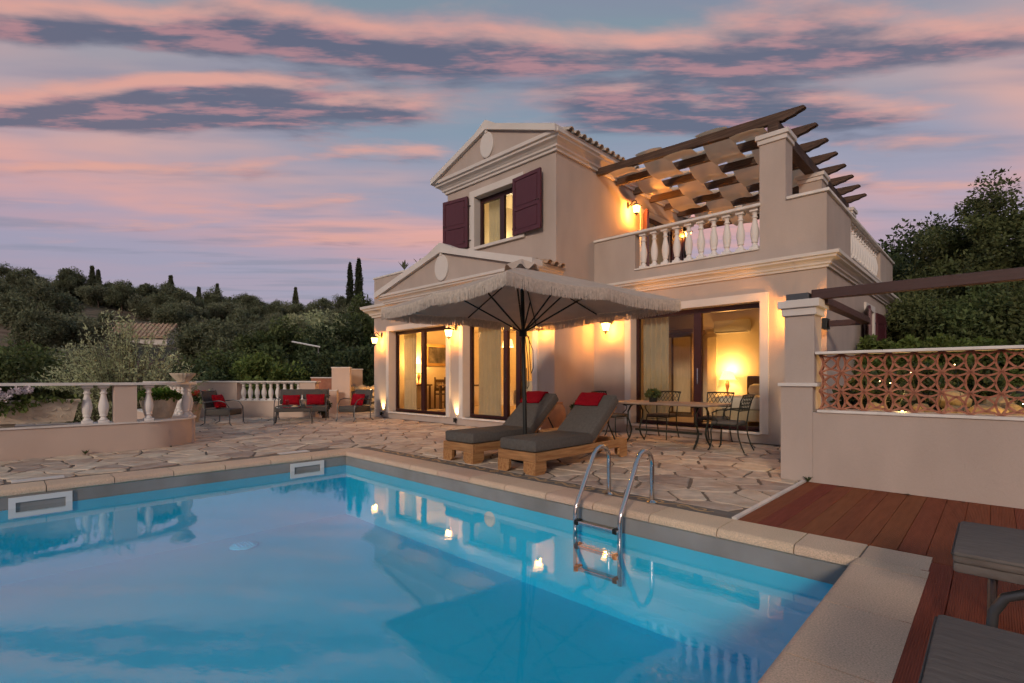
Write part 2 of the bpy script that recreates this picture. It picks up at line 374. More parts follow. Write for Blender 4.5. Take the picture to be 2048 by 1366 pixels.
# ---------------------------------------------------------------- terrain
def hill(x, y):
    d = x * FW.x + y * FW.y; l = x * RT.x + y * RT.y
    r = math.hypot(x, y)
    ang = l / max(d, 5.0)
    n = mnoise.noise(Vector((x * .021, y * .021, 3.7))); n2 = mnoise.noise(Vector((x * .07, y * .07, 9.1)))
    h = -1.1
    top = 12.2 + 1.0 * n + 0.5 * smoothstep(-.6, -.95, ang)
    rise = smoothstep(34, 108, r) * .70 + smoothstep(22, 60, r) * .30
    front = smoothstep(-25, 10, d)
    h += (top + 1.1) * rise * (.15 + .85 * front) + n2 * .8 * smoothstep(24, 50, r)
    if d > 12 and l > -3: h += 1.2 * smoothstep(16, 24, d) * smoothstep(-2, 3, l + (0))   # bank behind the house
    return h
mb = MB(); n = 92
xs = [-1] ; 
def axis(k): 
    t = (k / (n - 1)) * 2 - 1
    return math.copysign(abs(t) ** 2.3, t) * 430
vs = []; 
for j in range(n):
    for i in range(n):
        x, y = axis(i), axis(j); vs.append((x, y, hill(x, y)))
fs = [(j * n + i, j * n + i + 1, (j + 1) * n + i + 1, (j + 1) * n + i) for j in range(n - 1) for i in range(n - 1)]
# open the sheet under pool and terrace is not needed: it lies 1.1 m below except inside the pool basin
vs = [(x, y, -2.6 if (-10.5 < x < 6 and -9 < y < 7) else z) for x, y, z in vs]
mb.add(vs, fs); o = mb.build('ground', 'ground', smooth=True, fix=False); o['kind'] = 'structure'

# ---------------------------------------------------------------- terrace with crazy paving
POOL = (-7.35, -.65, -7.0, 3.85)      # water edges x0 x1 y0 y1
OUT = (-7.70, -.28, -7.4, 4.20)       # outer edge of the coping
def in_terrace(x, y):
    if x > -1.56: return False
    if x > OUT[0] - .02 and y < OUT[3] + .02: return False
    d = x * FW.x + y * FW.y; l = x * RT.x + y * RT.y
    if y > 9.5 or y < -1.6: return False
    if x > -13.4 and x < -6.5 and y > 8.05: return False
    if d > 19: return False
    if d > 15.2 and l < -6.0: return False
    return x > -19.5
terr = MB()
terr.box(-19.6, OUT[0] - .005, -8, 12, -1.6, -.014)
terr.box(OUT[0] - .005, -1.5, OUT[3] + .005, 12, -1.6, -.014)
terrace = terr.build('terrace', 'mortar'); terrace['kind'] = 'structure'
sites = []
g = .385
iy = 0
y = -1.8
while y < 9.6:
    x = -19.6 + (g / 2 if iy % 2 else 0)
    while x < -1.4:
        px, py = x + rnd.uniform(-.42, .42) * g, y + rnd.uniform(-.42, .42) * g
        if rnd.random() > .17: sites.append((px, py))
        x += g
    y += g * .86; iy += 1
S = np.array(sites)
def clip(poly, nx, ny, c):
    out = []
    for i in range(len(poly)):
        a, b = poly[i], poly[(i + 1) % len(poly)]
        da = a[0] * nx + a[1] * ny - c; db = b[0] * nx + b[1] * ny - c
        if da <= 0: out.append(a)
        if (da < 0 < db) or (db < 0 < da):
            t = da / (da - db); out.append((a[0] + (b[0] - a[0]) * t, a[1] + (b[1] - a[1]) * t))
    return out
stones = []
for i, (sx, sy) in enumerate(sites):
    if not in_terrace(sx, sy): continue
    d2 = ((S - S[i]) ** 2).sum(1); nb = np.argsort(d2)[1:16]
    poly = [(sx - 1, sy - 1), (sx + 1, sy - 1), (sx + 1, sy + 1), (sx - 1, sy + 1)]
    gap = rnd.uniform(.010, .019)
    for k in nb:
        dx, dy = S[k][0] - sx, S[k][1] - sy; ln = math.hypot(dx, dy)
        poly = clip(poly, dx / ln, dy / ln, (sx * dx + sy * dy) / ln + ln / 2 - gap)
        if len(poly) < 3: break
    poly = clip(poly, 1, 0, -1.56) if len(poly) > 2 else poly
    if len(poly) > 2 and sx > OUT[0] - .1: poly = clip(poly, 0, -1, -(OUT[3] + .22))
    if len(poly) > 2 and sy < OUT[3] + .3 and sx < OUT[0]: poly = clip(poly, 1, 0, OUT[0] - .02)
    if len(poly) < 3: continue
    # rough edge
    q = []
    for k in range(len(poly)):
        a, b = Vector(poly[k]), Vector(poly[(k + 1) % len(poly)])
        ln = (b - a).length
        if ln < .03: continue
        q.append(a.lerp(b, min(.28, .032 / ln)));
        if ln > .22:
            nrm = Vector((b.y - a.y, a.x - b.x)) / ln
            q.append(a.lerp(b, .5) - nrm * rnd.uniform(-.002, .014))
        q.append(a.lerp(b, 1 - min(.28, .032 / ln)))
    if len(q) < 3: continue
    cx = sum(p.x for p in q) / len(q); cyy = sum(p.y for p in q) / len(q)
    area = abs(sum(q[k].x * q[(k + 1) % len(q)].y - q[(k + 1) % len(q)].x * q[k].y for k in range(len(q)))) / 2
    if area < .012: continue
    dd = cx * FW.x + cyy * FW.y; ll = cx * RT.x + cyy * RT.y
    vis = abs(ll / max(dd, .3)) < 1.06 and dd > 1
    stones.append((area / max(dd, 1) ** 3 if vis else 0, q, cx, cyy))
stones.sort(key=lambda s: -s[0])
def stone_mb(mb, q, cx, cyy, ox, oy):
    z = rnd.uniform(-.003, .003); t = rnd.random(); k = len(q); tx, ty = rnd.uniform(-.006, .006), rnd.uniform(-.006, .006)
    def hz(p): return z + (p.x - cx) * tx + (p.y - cyy) * ty
    top = [(cx + (p.x - cx) * .965 - ox, cyy + (p.y - cyy) * .965 - oy, hz(p)) for p in q]
    bot = [(p.x - ox, p.y - oy, -.005) for p in q]; low = [(p.x - ox, p.y - oy, -.02) for p in q]
    mb.add(top + bot + low, [tuple(range(k))] + [(i, k + i, k + (i + 1) % k, (i + 1) % k) for i in range(k)] + [(k + i, 2 * k + i, 2 * k + (i + 1) % k, k + (i + 1) % k) for i in range(k)], t)
for s in stones[:298]:
    m2 = MB(); stone_mb(m2, s[1], s[2], s[3], 0, 0); m2.build('paving_stone', 'stone', terrace, fix=False)
m2 = MB()
for s in stones[298:]: stone_mb(m2, s[1], s[2], s[3], 0, 0)
m2.build('paving_stones', 'stone', terrace, kind='stuff', fix=False)

# ---------------------------------------------------------------- pool basin, water, coping
WZ = -.20; DEPTH = -.98
x0, x1, y0, y1 = POOL
pool = MB()
pool.add([(x0, y0, DEPTH), (x1, y0, DEPTH), (x1, y1, DEPTH), (x0, y1, DEPTH)], [(0, 1, 2, 3)])
zt = WZ - .012
pool.add([(x0, y0, DEPTH), (x1, y0, DEPTH), (x1, y1, DEPTH), (x0, y1, DEPTH), (x0, y0, zt), (x1, y0, zt), (x1, y1, zt), (x0, y1, zt)],
         [(0, 4, 5, 1), (1, 5, 6, 2), (2, 6, 7, 3), (3, 7, 4, 0)])
basin = pool.build('pool_basin', 'liner_blue', fix=False); basin['kind'] = 'structure'
up = MB(); z0, z1 = zt, -.055
up.add([(x0, y0, z0), (x1, y0, z0), (x1, y1, z0), (x0, y1, z0), (x0, y0, z1), (x1, y0, z1), (x1, y1, z1), (x0, y1, z1)], [(0, 4, 5, 1), (1, 5, 6, 2), (2, 6, 7, 3), (3, 7, 4, 0)])
up.build('liner_border', 'liner_grey', basin, fix=False)
# water body: mirror-like skin with slight ripples over a blue-absorbing volume
wm = clear_mat('water', (1, 1, 1), 1.45, rough=.0, bump=.010, bscale=9.0, stretch=(1, 1.7, 1), power=.74)
t = wm.node_tree; va = t.nodes.new('ShaderNodeVolumeAbsorption'); va.inputs['Color'].default_value = (.25, .90, .97, 1); va.inputs['Density'].default_value = .16
t.links.new(va.outputs[0], t.nodes['Material Output'].inputs['Volume'])
wb = MB(); wb.box(x0 + .002, x1 - .002, y0 + .002, y1 - .002, DEPTH + .006, WZ)
o = wb.build('pool_water', 'water'); o['kind'] = 'structure'
# coping stones with a rounded nose
def coping_stone(parent, a0, a1, side):
    mb = MB(); e = .35; nose = []
    for k in range(7):
        a = math.pi / 2 * k / 6; nose.append((-.012 + .032 * (1 - math.sin(a)) - .03, -.03 + .03 * math.cos(a)))
    prof = [(e, -.045), (e, 0)] + [(.03 - .045 * math.sin(a), -.045 + .045 * math.cos(a)) for a in [math.pi / 2 * k / 5 for k in range(6)]] + [(-.015, -.06), (.0, -.075), (.04, -.08), (e, -.08)]
    t = rnd.random(); g = .004
    if side == 'far': poly = [(y1 + a, z) for a, z in prof]; mb.prism(poly, 'x', a0 + g, a1 - g, t)
    if side == 'left': poly = [(x0 - a, z) for a, z in prof]; mb.prism(poly, 'y', a0 + g, a1 - g, t)
    if side == 'right': poly = [(x1 + a + (.02 if a > .3 else 0), z) for a, z in prof]; mb.prism(poly, 'y', a0 + g, a1 - g, t)
    mb.build('coping_stone', 'coping', parent, smooth=True)
cope = MB()   # grout bed under the coping
cope.box(x0 - .345, x0 - .01, y0, y1 + .345, -.5, -.008); cope.box(x0 - .01, x1 + .01, y1 + .01, y1 + .345, -.5, -.008); cope.box(x1 + .01, x1 + .365, y0, y1 + .345, -.5, -.008)
edge = cope.build('pool_edge', 'ornament_grey'); edge['kind'] = 'structure'
xx = [-7.37, -6.8, -6.2, -5.6, -5.0, -4.4, -3.82, -3.24, -2.67, -2.1, -1.53, -1.0, -.63]
for a, b in zip(xx[:-1], xx[1:]): coping_stone(edge, a, b, 'far')
yy = [3.87 - .58 * k for k in range(0, 12)]
for a, b in zip(yy[1:], yy[:-1]): coping_stone(edge, a, b, 'left')
yy = [3.87, 3.72, 2.99, 2.31, 1.64, .97, .3, -.4, -1.1]
for a, b in zip(yy[1:], yy[:-1]): coping_stone(edge, a, b, 'right')
def corner(px0, px1, py0, py1):
    m3 = MB(); m3.bbox(px0, px1, py0, py1, -.08, 0, .01, None, rnd.random()); m3.build('coping_stone', 'coping', edge)
corner(x0 - .35, x0 - .024, y1 + .024, y1 + .35); corner(x1 + .024, x1 + .37, y1 + .024, y1 + .35)
m3 = MB(); m3.box(x1 + .371, x1 + .405, -2, y1 + .36, -.08, -.006); m3.build('edge_strip', 'grey_metal', edge)
# skimmers and pool fittings
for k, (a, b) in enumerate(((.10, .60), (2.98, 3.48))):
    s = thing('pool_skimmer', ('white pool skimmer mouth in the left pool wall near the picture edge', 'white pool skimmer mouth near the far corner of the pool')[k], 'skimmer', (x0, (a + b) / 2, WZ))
    h0, h1 = -.30, -.09; fr = .055
    f = MB(); hw = (b - a) / 2
    zz0, zz1 = h0 - WZ, h1 - WZ
    for (p0, p1, q0, q1) in ((-hw, hw, zz1 - fr, zz1), (-hw, hw, zz0, zz0 + fr), (-hw, -hw + fr, zz0 + fr, zz1 - fr), (hw - fr, hw, zz0 + fr, zz1 - fr)):
        f.box(.003, .022, p0, p1, q0, q1)
    f.build('frame', 'white_plastic', s)
    m3 = MB(); m3.box(.002, .006, -hw + fr, hw - fr, zz0 + fr, zz1 - fr); m3.build('throat_shade', 'liner_grey', s)  # flat panel on the wall, its grey stands in for the shaded recess
    lid = MB(); lid.bbox(x0 - .56, x0 - .40, (a + b) / 2 - .22, (a + b) / 2 + .22, -.004, .012, .004); lid = lid.build('skimmer_lid', 'white_trim')
    tag(lid, ('pale square access lid in the paving by the nearer skimmer', 'pale square access lid in the paving by the far skimmer')[k], 'lid')
s = thing('pool_inlet', 'round water inlet in the far pool wall left of the ladder', 'inlet', (-4.06, y1, -.42))
m3 = MB(); m3.lathe([(.085, 0), (.085, .012), (.07, .018), (.066, .008), (.02, .008), (.018, .016), (0.001, .016)], n=24); q = m3.build('ring', 'white_plastic', s, smooth=True); q.rotation_euler = (R(90), 0, 0)
s = thing('main_drain', 'round drain grating on the pool floor', 'drain', (-6.85, 2.2, DEPTH + .002))
m3 = MB(); m3.lathe([(.16, 0), (.16, .012), (.15, .02), (.02, .03), (.001, .03)], n=24); m3.build('grate', 'liner_blue', s, smooth=True)
m3 = MB()
for k in range(-2, 3): m3.box(-.1, .1, k * .04 - .008, k * .04 + .008, .02, .034)
m3.build('slots', 'liner_blue', s)
# ornamental border between coping and paving
m3 = MB(); m3.box(-7.2, -1.57, y1 + .36, y1 + .56, -.014, -.001); bord = m3.build('ornament_border', 'ornament_grey', terrace)
def scroll_mesh():
    mb = MB(); pts = []
    def ribbon(pts, wd):
        k = len(pts); vs = []; fs = []
        for i, p in enumerate(pts):
            d = (Vector(pts[min(i + 1, k - 1)]) - Vector(pts[max(i - 1, 0)])).normalized(); n_ = Vector((-d.y, d.x)); ww = wd * (.45 + .55 * math.sin(math.pi * i / (k - 1)))
            vs += [(p[0] + n_.x * ww, p[1] + n_.y * ww, .0015), (p[0] - n_.x * ww, p[1] - n_.y * ww, .0015)]
        fs = [(2 * i, 2 * i + 1, 2 * i + 3, 2 * i + 2) for i in range(k - 1)]
        mb.add(vs, fs)
    ribbon([(-.2 + .4 * i / 14, .045 * math.sin(2 * math.pi * i / 14)) for i in range(15)], .02)
    ribbon([(-.09 + .045 * math.cos(a) * (1 - a / 9), .0 - .05 * math.sin(a) * (1 - a / 9)) for a in [k * .4 for k in range(14)]], .014)
    ribbon([(.09 - .045 * math.cos(a) * (1 - a / 9), .0 + .05 * math.sin(a) * (1 - a / 9)) for a in [k * .4 for k in range(14)]], .014)
    return mb.mesh('scroll', 'ornament', False)
def flower_mesh():
    mb = MB()
    for k in range(8):
        a = k * math.pi / 4; c = Vector((math.cos(a), math.sin(a), 0)); q = Vector((-c.y, c.x, 0))
        mb.add([c * .02 + Vector((0, 0, .0015)), c * .05 + q * .022 + Vector((0, 0, .0015)), c * .085 + Vector((0, 0, .0015)), c * .05 - q * .022 + Vector((0, 0, .0015))], [(0, 1, 2, 3)])
    return mb.mesh('flower', 'ornament', False)
sm, fm = scroll_mesh(), flower_mesh(); xq = -7.0; k = 0
while xq < -1.7:
    ob('scroll' if k % 4 < 3 else 'rosette', sm if k % 4 < 3 else fm, bord, (xq, y1 + .46, 0)); xq += .40 if k % 4 < 2 else .31; k += 1

# ---------------------------------------------------------------- red composite deck
dm = mat('deck', (.29, .088, .046), .8, var=.14, vscale=3, stretch=(10, 1, 1), spec=.12, tint=.08, color2=(.24, .068, .035), c2scale=.5, c2amt=.6)
t = dm.node_tree; tcn = t.nodes.new('ShaderNodeTexCoord'); wv = t.nodes.new('ShaderNodeTexWave'); wv.bands_direction = 'X'; wv.inputs['Scale'].default_value = 34
bp = t.nodes.new('ShaderNodeBump'); bp.inputs['Strength'].default_value = .8; bp.inputs['Distance'].default_value = .004
t.links.new(tcn.outputs['Object'], wv.inputs[0]); t.links.new(wv.outputs['Fac'], bp.inputs['Height']); t.links.new(bp.outputs[0], t.nodes['Principled BSDF'].inputs['Normal'])
m3 = MB(); m3.box(-1.5, 9, OUT[3] + .01, 9.4, -.6, -.03); m3.box(OUT[1] + .04, 9, -8, OUT[3] + .01, -.6, -.03)
deck = m3.build('deck', 'soil'); deck['kind'] = 'structure'
m3 = MB(); m3.box(-1.555, -1.515, OUT[3] + .01, 6.30, -.03, .012); m3.build('deck_border', 'marble_cap', deck)
xk = -1.512; k = 0
while xk < 3.6:
    x2 = xk + .1485
    ytop = 6.30
    if x2 < OUT[1] + .05: segs = [(OUT[3] + .012, ytop)]
    else: segs = [(OUT[3] + .012 - .12, ytop), (-1.5, OUT[3] + .012 - .128)]
    for a, b in segs:
        m3 = MB(); m3.bbox(xk + .0016, x2 - .0016, a, b, -.026, .0 - rnd.uniform(0, .0015), .003, None, rnd.random()); m3.build('deck_plank', 'deck', deck)
    xk = x2; k += 1
# ---------------------------------------------------------------- the villa
YS, YA, XT, XL, XB = 8.0, 9.42, -6.51, -13.53, -1.97
house = thing('villa', 'two storey taupe villa with white trim, gables and roof terrace', 'house', (-8, 9, 0))
def HB(mb, name, m, parent=None, smooth=False):
    return mb.build(name, m, parent or house, world=(parent is None), smooth=smooth)
def wall(axis, at, thick, a0, a1, z0, z1, holes, name='wall', m='stucco', parent=None):
    """wall with rectangular openings: outer face on `at`, thickness inward (sign of thick)"""
    A = sorted({a0, a1, *[h[0] for h in holes], *[h[1] for h in holes]}); Z = sorted({z0, z1, *[h[2] for h in holes], *[h[3] for h in holes]})
    def solid(i, j):
        if not (0 <= i < len(A) - 1 and 0 <= j < len(Z) - 1): return False
        ca, cz = (A[i] + A[i + 1]) / 2, (Z[j] + Z[j + 1]) / 2
        return not any(h[0] < ca < h[1] and h[2] < cz < h[3] for h in holes)
    mb = MB()
    def P(a, z, d): return (a, at + d, z) if axis == 'y' else (at + d, a, z)
    for i in range(len(A) - 1):
        for j in range(len(Z) - 1):
            if not solid(i, j): continue
            b0, b1, c0, c1 = A[i], A[i + 1], Z[j], Z[j + 1]
            for d in (0, thick): mb.add([P(b0, c0, d), P(b1, c0, d), P(b1, c1, d), P(b0, c1, d)], [(0, 1, 2, 3)])
            if not solid(i - 1, j): mb.add([P(b0, c0, 0), P(b0, c0, thick), P(b0, c1, thick), P(b0, c1, 0)], [(0, 1, 2, 3)])
            if not solid(i + 1, j): mb.add([P(b1, c0, 0), P(b1, c0, thick), P(b1, c1, thick), P(b1, c1, 0)], [(0, 1, 2, 3)])
            if not solid(i, j - 1): mb.add([P(b0, c0, 0), P(b1, c0, 0), P(b1, c0, thick), P(b0, c0, thick)], [(0, 1, 2, 3)])
            if not solid(i, j + 1): mb.add([P(b0, c1, 0), P(b1, c1, 0), P(b1, c1, thick), P(b0, c1, thick)], [(0, 1, 2, 3)])
    return HB(mb, name, m, parent)
D1 = (-12.68, -10.02, .20, 2.53); D2 = (-9.38, -7.09, .20, 2.53); DB = (-5.57, -2.98, .20, 2.53)
W1 = (-9.02, -7.52, 4.30, 5.52)
wall('y', YS, .30, XL, XT, 0, 3.10, [D1, D2])
wall('x', XL, .30, YS + .3, 15.6, 0, 4.14, [])
wall('y', YS, .22, XL, -10.06, 3.10, 4.14, [], 'parapet')
wall('y', YS + .05, .25, -10.06, XT, 3.10, 6.10, [W1])
wall('x', XT, -.30, YS + .3, 14.2, 0, 6.10, [])
wall('x', -10.06, .30, YS + .3, 14.2, 3.1, 6.10, [])
wall('y', YA, .30, XT, XB, 0, 3.2, [DB])
SW = (12.78, 13.62, .95, 2.62)
wall('x', XB, -.30, YA + .3, 16.7, 0, 3.2, [SW])
wall('y', 16.7, -.3, XL, XB - .3, 0, 3.2, [])
wall('y', 14.2, -.3, -10.06, XT, 3.1, 6.1, [])
mb = MB(); mb.box(XL + .3, XT - .0, YS + .3, 16.4, 3.0, 3.12); mb.box(XT, XB - .3, YA + .3, 16.4, 3.02, 3.22); HB(mb, 'floor_slab', 'white_trim')
# cornices
CP = [(0, 0), (.035, .0), (.04, .03), (.07, .045), (.075, .07), (.11, .10), (.16, .125), (.165, .15), (.20, .165), (.205, .215), (0, .225)]
def cornice(path, z, s=1.0, name='cornice'):
    mb = MB(); sweep(mb, [(a * s, z + b * s) for a, b in CP], path); return HB(mb, name, 'white_trim')
cornice([(XT - .0, YA), (XB, YA), (XB, 16.72)], 2.97, 1.05)
cornice([(XL, 15.6), (XL, YS), (-11.95, YS)], 2.98, 1.5)
cornice([(-10.06, 14.2), (-10.06, YS + .05), (XT, YS + .05), (XT, 14.2)], 5.84, 1.42)
# parapet caps
def cap(x0, x1, y0, y1, z, h=.05, parent=None): mb = MB(); mb.bbox(x0, x1, y0, y1, z, z + h, .008); return HB(mb, 'parapet_cap', 'marble_cap', parent)
cap(XL - .03, -10.1, YS - .03, YS + .25, 4.142); cap(XL - .03, XL + .33, YS + .25, 15.6, 4.142)
# plinth and door surrounds
def surround(d, y, bottom=.17):
    mb = MB(); a, b, z0, z1 = d; wd = .135; o = .04
    mb.box(a - wd, a, y - o, y + .001, bottom, z1 + wd); mb.box(b, b + wd, y - o, y + .001, bottom, z1 + wd); mb.box(a, b, y - o, y + .001, z1, z1 + wd)
    mb.box(a + .0, a + .008, y - o + .002, y + .25, z0, z1 - .008); mb.box(b - .008, b, y - o + .002, y + .25, z0, z1 - .008); mb.box(a, b, y - o + .002, y + .25, z1 - .008, z1)
    t = HB(mb, 'door_surround', 'white_trim')
    mb = MB(); mb.bbox(a - .0, b + .0, y - .06, y + .25, .155, .20, .006); HB(mb, 'door_sill', 'marble_cap'); return t
for d, y in ((D1, YS), (D2, YS), (DB, YA)): surround(d, y)
def sliding_door(d, y, mids, wide=.10, shift=0):
    a, b, z0, z1 = d; fy = y + .20
    mb = MB(); w_ = .07
    mb.box(a + .009, a + w_, fy, fy + .09, z0 + .001, z1 - .009); mb.box(b - w_, b - .009, fy, fy + .09, z0 + .001, z1 - .009)
    mb.box(a + w_, b - w_, fy, fy + .09, z1 - .10, z1 - .009); mb.box(a + w_, b - w_, fy, fy + .09, z0 + .001, z0 + .07)
    dr = HB(mb, 'sliding_door', 'dark_frame')
    xs = [a + w_] + mids + [b - w_]
    for k, mx in enumerate(mids):
        mb = MB(); mb.box(mx - wide * .75, mx + wide * .75, fy - .012, fy + .075, z0 + .07, z1 - .10); mb.build('stile', 'dark_frame', dr)
    for k in range(len(xs) - 1):
        mb = MB(); yy_ = fy + (.03 if k % 2 == 0 else .055); mb.box(xs[k] + .0, xs[k + 1] - .0, yy_, yy_ + .006, z0 + .07, z1 - .10); mb.build('pane', 'glass', dr)
    mb = MB(); mb.box(mids[0] + .0, mids[0] + .018, fy - .035, fy - .012, 1.05, 1.35); mb.build('handle', 'steel', dr)
    return dr
sliding_door(D1, YS, [-11.32]); sliding_door(D2, YS, [-8.12, -7.72 + .0], .085); sliding_door(DB, YA, [-4.21])
# tower window with shutters
mb = MB(); a, b, z0, z1 = W1; y = YS + .05
mb.box(a - .16, a, y - .035, y + .001, z0 - .0, z1 + .15); mb.box(b, b + .12, y - .035, y + .001, z0, z1 + .15); mb.box(a, b, y - .035, y + .001, z1, z1 + .15)
mb.box(a, a + .008, y - .03, y + .2, z0, z1); mb.box(a + .008, b, y - .03, y + .2, z1 - .008, z1)
HB(mb, 'window_surround', 'white_trim')
mb = MB(); mb.bbox(a - .18, b + .16, y - .07, y + .2, z0 - .07, z0, .006); HB(mb, 'window_sill', 'white_trim')
mb = MB(); fy = y + .17; w_ = .085
mb.box(a + .008, a + w_, fy, fy + .07, z0, z1 - .008); mb.box(b - w_, b, fy, fy + .07, z0, z1 - .008); mb.box(a + w_, b - w_, fy, fy + .07, z1 - .13, z1 - .008); mb.box(a + w_, b - w_, fy, fy + .07, z0, z0 + .07)
win = HB(mb, 'window', 'dark_frame')
mid = (a + b) / 2 + .02
mb = MB(); mb.box(mid - .07, mid + .07, fy - .012, fy + .06, z0 + .07, z1 - .13); mb.build('mullion', 'dark_frame', win)
for p0, p1 in ((a + w_, mid - .07), (mid + .07, b - w_)):
    mb = MB(); mb.box(p0, p1, fy + .03, fy + .036, z0 + .07, z1 - .13); mb.build('pane', 'glass', win)
def shutter(hx, y, z0, z1, wd, side, ang, arched=False, axis='y', label=None):
    """panelled shutter hinged at hx, opening to `side`"""
    mb = MB(); t = .04
    top = z1
    if arched:
        k = 8; prof = [(0, z0), (wd, z0)] + [(wd * (.5 + .5 * math.cos(math.pi * i / k * .5)), z1 - .12 + .12 * math.sin(math.pi * i / k * .5)) for i in range(k + 1)] + [(0, z1)]
        mb.prism([(p[0], p[1]) for p in prof], 'y', -t, 0)
    else: mb.bbox(0, wd, -t, 0, z0, z1, .006)
    rim = .075; zm = z0 + (z1 - z0) * .44
    s = HB(mb, 'shutter', 'burgundy'); 
    fr = MB()
    zt_ = z1 - (.0 if not arched else .14)
    for q in ((.0, wd, z0, z0 + rim), (.0, wd, zt_ - rim, zt_), (.0, wd, zm - rim / 2, zm + rim / 2)): fr.box(q[0], q[1], -t - .014, -t + .002, q[2], q[3])
    for q in ((0, rim), (wd - rim, wd)): fr.box(q[0], q[1], -t - .0135, -t + .002, z0, zt_)
    fr.build('shutter_frame', 'burgundy', s)
    pn = MB(); pn.box(rim + .03, wd - rim - .03, -t - .008, -t + .002, z0 + rim + .03, zm - rim / 2 - .03); pn.build('panel', 'burgundy', s)
    pn = MB(); pn.box(rim + .03, wd - rim - .03, -t - .008, -t + .002, zm + rim / 2 + .03, zt_ - rim - .03); pn.build('panel', 'burgundy', s)
    for zz in (z0 + .15, z1 - .25):
        hg = MB(); hg.tube([(-.09, .03, zz + .02), (-.05, -.01, zz + .02), (0, -t / 2, zz), (.12, -t - .016, zz)], .011, 6); hg.build('hinge', 'iron', s)
    lt = MB(); lt.tube([(wd - .12, -t - .03, zm + .05), (wd - .02, -t - .03, zm + .05)], .01, 6); lt.build('latch', 'steel', s)
    base = Matrix.Translation((hx, y, 0)) if axis == 'y' else Matrix.Translation((y, hx, 0)) @ Matrix.Rotation(R(90), 4, 'Z')
    sc_ = Matrix.Scale(-1, 4, (1, 0, 0)) if side < 0 else Matrix.Identity(4)
    s.matrix_basis = base @ Matrix.Rotation(ang, 4, 'Z') @ sc_
    return s
shutter(-9.19, YS + .0, 4.33, 5.56, .80, -1, R(9)); shutter(-7.66, YS + .0, 4.30, 5.55, .86, 1, R(-4))
# ---- gables
def gable(xc, half, z0, rise, y, depth, name, coping_w=.15, oval=(.22, .30), finial=True, inner=True):
    sl = rise / half
    tri = MB(); tri.prism([(xc - half + .12, z0), (xc + half - .12, z0), (xc, z0 + rise - .10)], 'y', y, y + .18); g_ = HB(tri, 'gable_wall', 'stucco')
    for s in (-1, 1):     # raking coping with an upswept ridge piece
        pts_top = []; pts_bot = []
        for i in range(13):
            t = i / 12; x = half * (1 - t); h = rise * t
            bump = .075 * smoothstep(.86, .965, t)
            pts_top.append((xc + s * x, z0 + h + .06 + bump)); pts_bot.append((xc + s * x, z0 + h + .06 - coping_w * 1.05))
        poly = pts_top + pts_bot[::-1]
        mb = MB(); mb.prism(poly, 'y', y - .085, y + .22); mb.build('gable_coping', 'white_trim', g_)
    mb = MB(); mb.lathe([(oval[0] * .001, 0), (oval[0] * .92, 0), (oval[0], .008), (oval[0], .05)][::1], n=36)
    me = mb.mesh('medallion', 'white_trim'); o_ = ob('medallion', me, g_, (xc, y - .045, z0 + rise * .42), (R(-90), 0, 0), (1, oval[1] / oval[0], 1))
    mb = MB(); ks = z0 + rise * .42 + oval[1]
    mb.prism([(xc - .03, ks - .02), (xc + .03, ks - .02), (xc + .045, ks + .14), (xc - .045, ks + .14)], 'y', y - .06, y + .02); mb.build('keystone', 'white_trim', g_)
    return g_
gable(-8.285, 2.03, 6.14, .72, YS - .22, .2, 'tower_gable', .13, (.215, .29))
gable(-9.09, 2.82, 3.37, .74, 7.12, .2, 'porch_gable', .14, (.24, .30))
# porch roof block
cpth = [(-11.72, YS), (-11.72, 7.28), (-6.46, 7.28), (-6.46, YS)]
mb = MB(); sweep(mb, [(a * 1.0, 3.12 + b * 1.1) for a, b in CP], cpth); HB(mb, 'porch_cornice', 'white_trim')
mb = MB(); mb.box(-11.72, -6.46, 7.28, YS + .0, 3.10, 3.36); HB(mb, 'porch_soffit', 'white_trim')
# roofs: deck sheets and barrel tiles
def slope(xr, zr, xe, ze, y0, y1, m='tile_pale', th=.05):
    mb = MB(); mb.prism([(xr, zr), (xe, ze), (xe, ze - th), (xr, zr - th)], 'y', y0, y1); return HB(mb, 'roof', m)
def tiles(roof, xr, zr, xe, ze, y0, y1, m='tile_roof', sp=.205, rows=None):
    ln = math.hypot(xe - xr, ze - zr); tl = .42; d = Vector((xe - xr, 0, ze - zr)) / ln; nn = rows or int(ln / .36)
    mb = MB()
    def fn(u, v):
        r = .085 - .018 * v; a = math.pi * u
        return (v * tl, r * math.cos(a), r * math.sin(a))
    mb.grid(fn, 9, 2); mb.grid(lambda u, v: (v * tl, (.075 - .018 * v) * math.cos(math.pi * u), (.075 - .018 * v) * math.sin(math.pi * u)), 9, 2)
    mb.add([(0, .085 * math.cos(math.pi * i / 8), .085 * math.sin(math.pi * i / 8)) for i in range(9)] + [(0, .073 * math.cos(math.pi * i / 8), .073 * math.sin(math.pi * i / 8)) for i in range(9)], [(i, i + 1, 10 + i, 9 + i) for i in range(8)])
    me = mb.mesh('roof_tile', m, False); me.polygons.foreach_set('use_smooth', [True] * len(me.polygons))
    X = -d; Yv = Vector((0, 1, 0)); Zv = X.cross(Yv)
    if Zv.z < 0: Zv = -Zv; Yv = -Yv
    rot = Matrix((X, Yv, Zv)).transposed()
    k = int((y1 - y0) / sp)
    for i in range(k):
        for j in range(nn):
            p = Vector((xe, y0 + sp * (i + .5), ze)) + d * .05 - d * (.36 * j) + Zv * (.004 + .006 * j % .01)
            p += Vector((0, rnd.uniform(-.008, .008), rnd.uniform(-.004, .004)))
            o_ = ob('roof_tile', me, roof); o_.matrix_basis = Matrix.Translation(p) @ rot.to_4x4()
r1 = slope(-8.285, 6.86, -6.22, 6.17, YS - .02, 14.3); tiles(r1, -8.285, 6.86, -6.20, 6.165, YS + .0, 14.0, 'tile_pale', .215, 4)
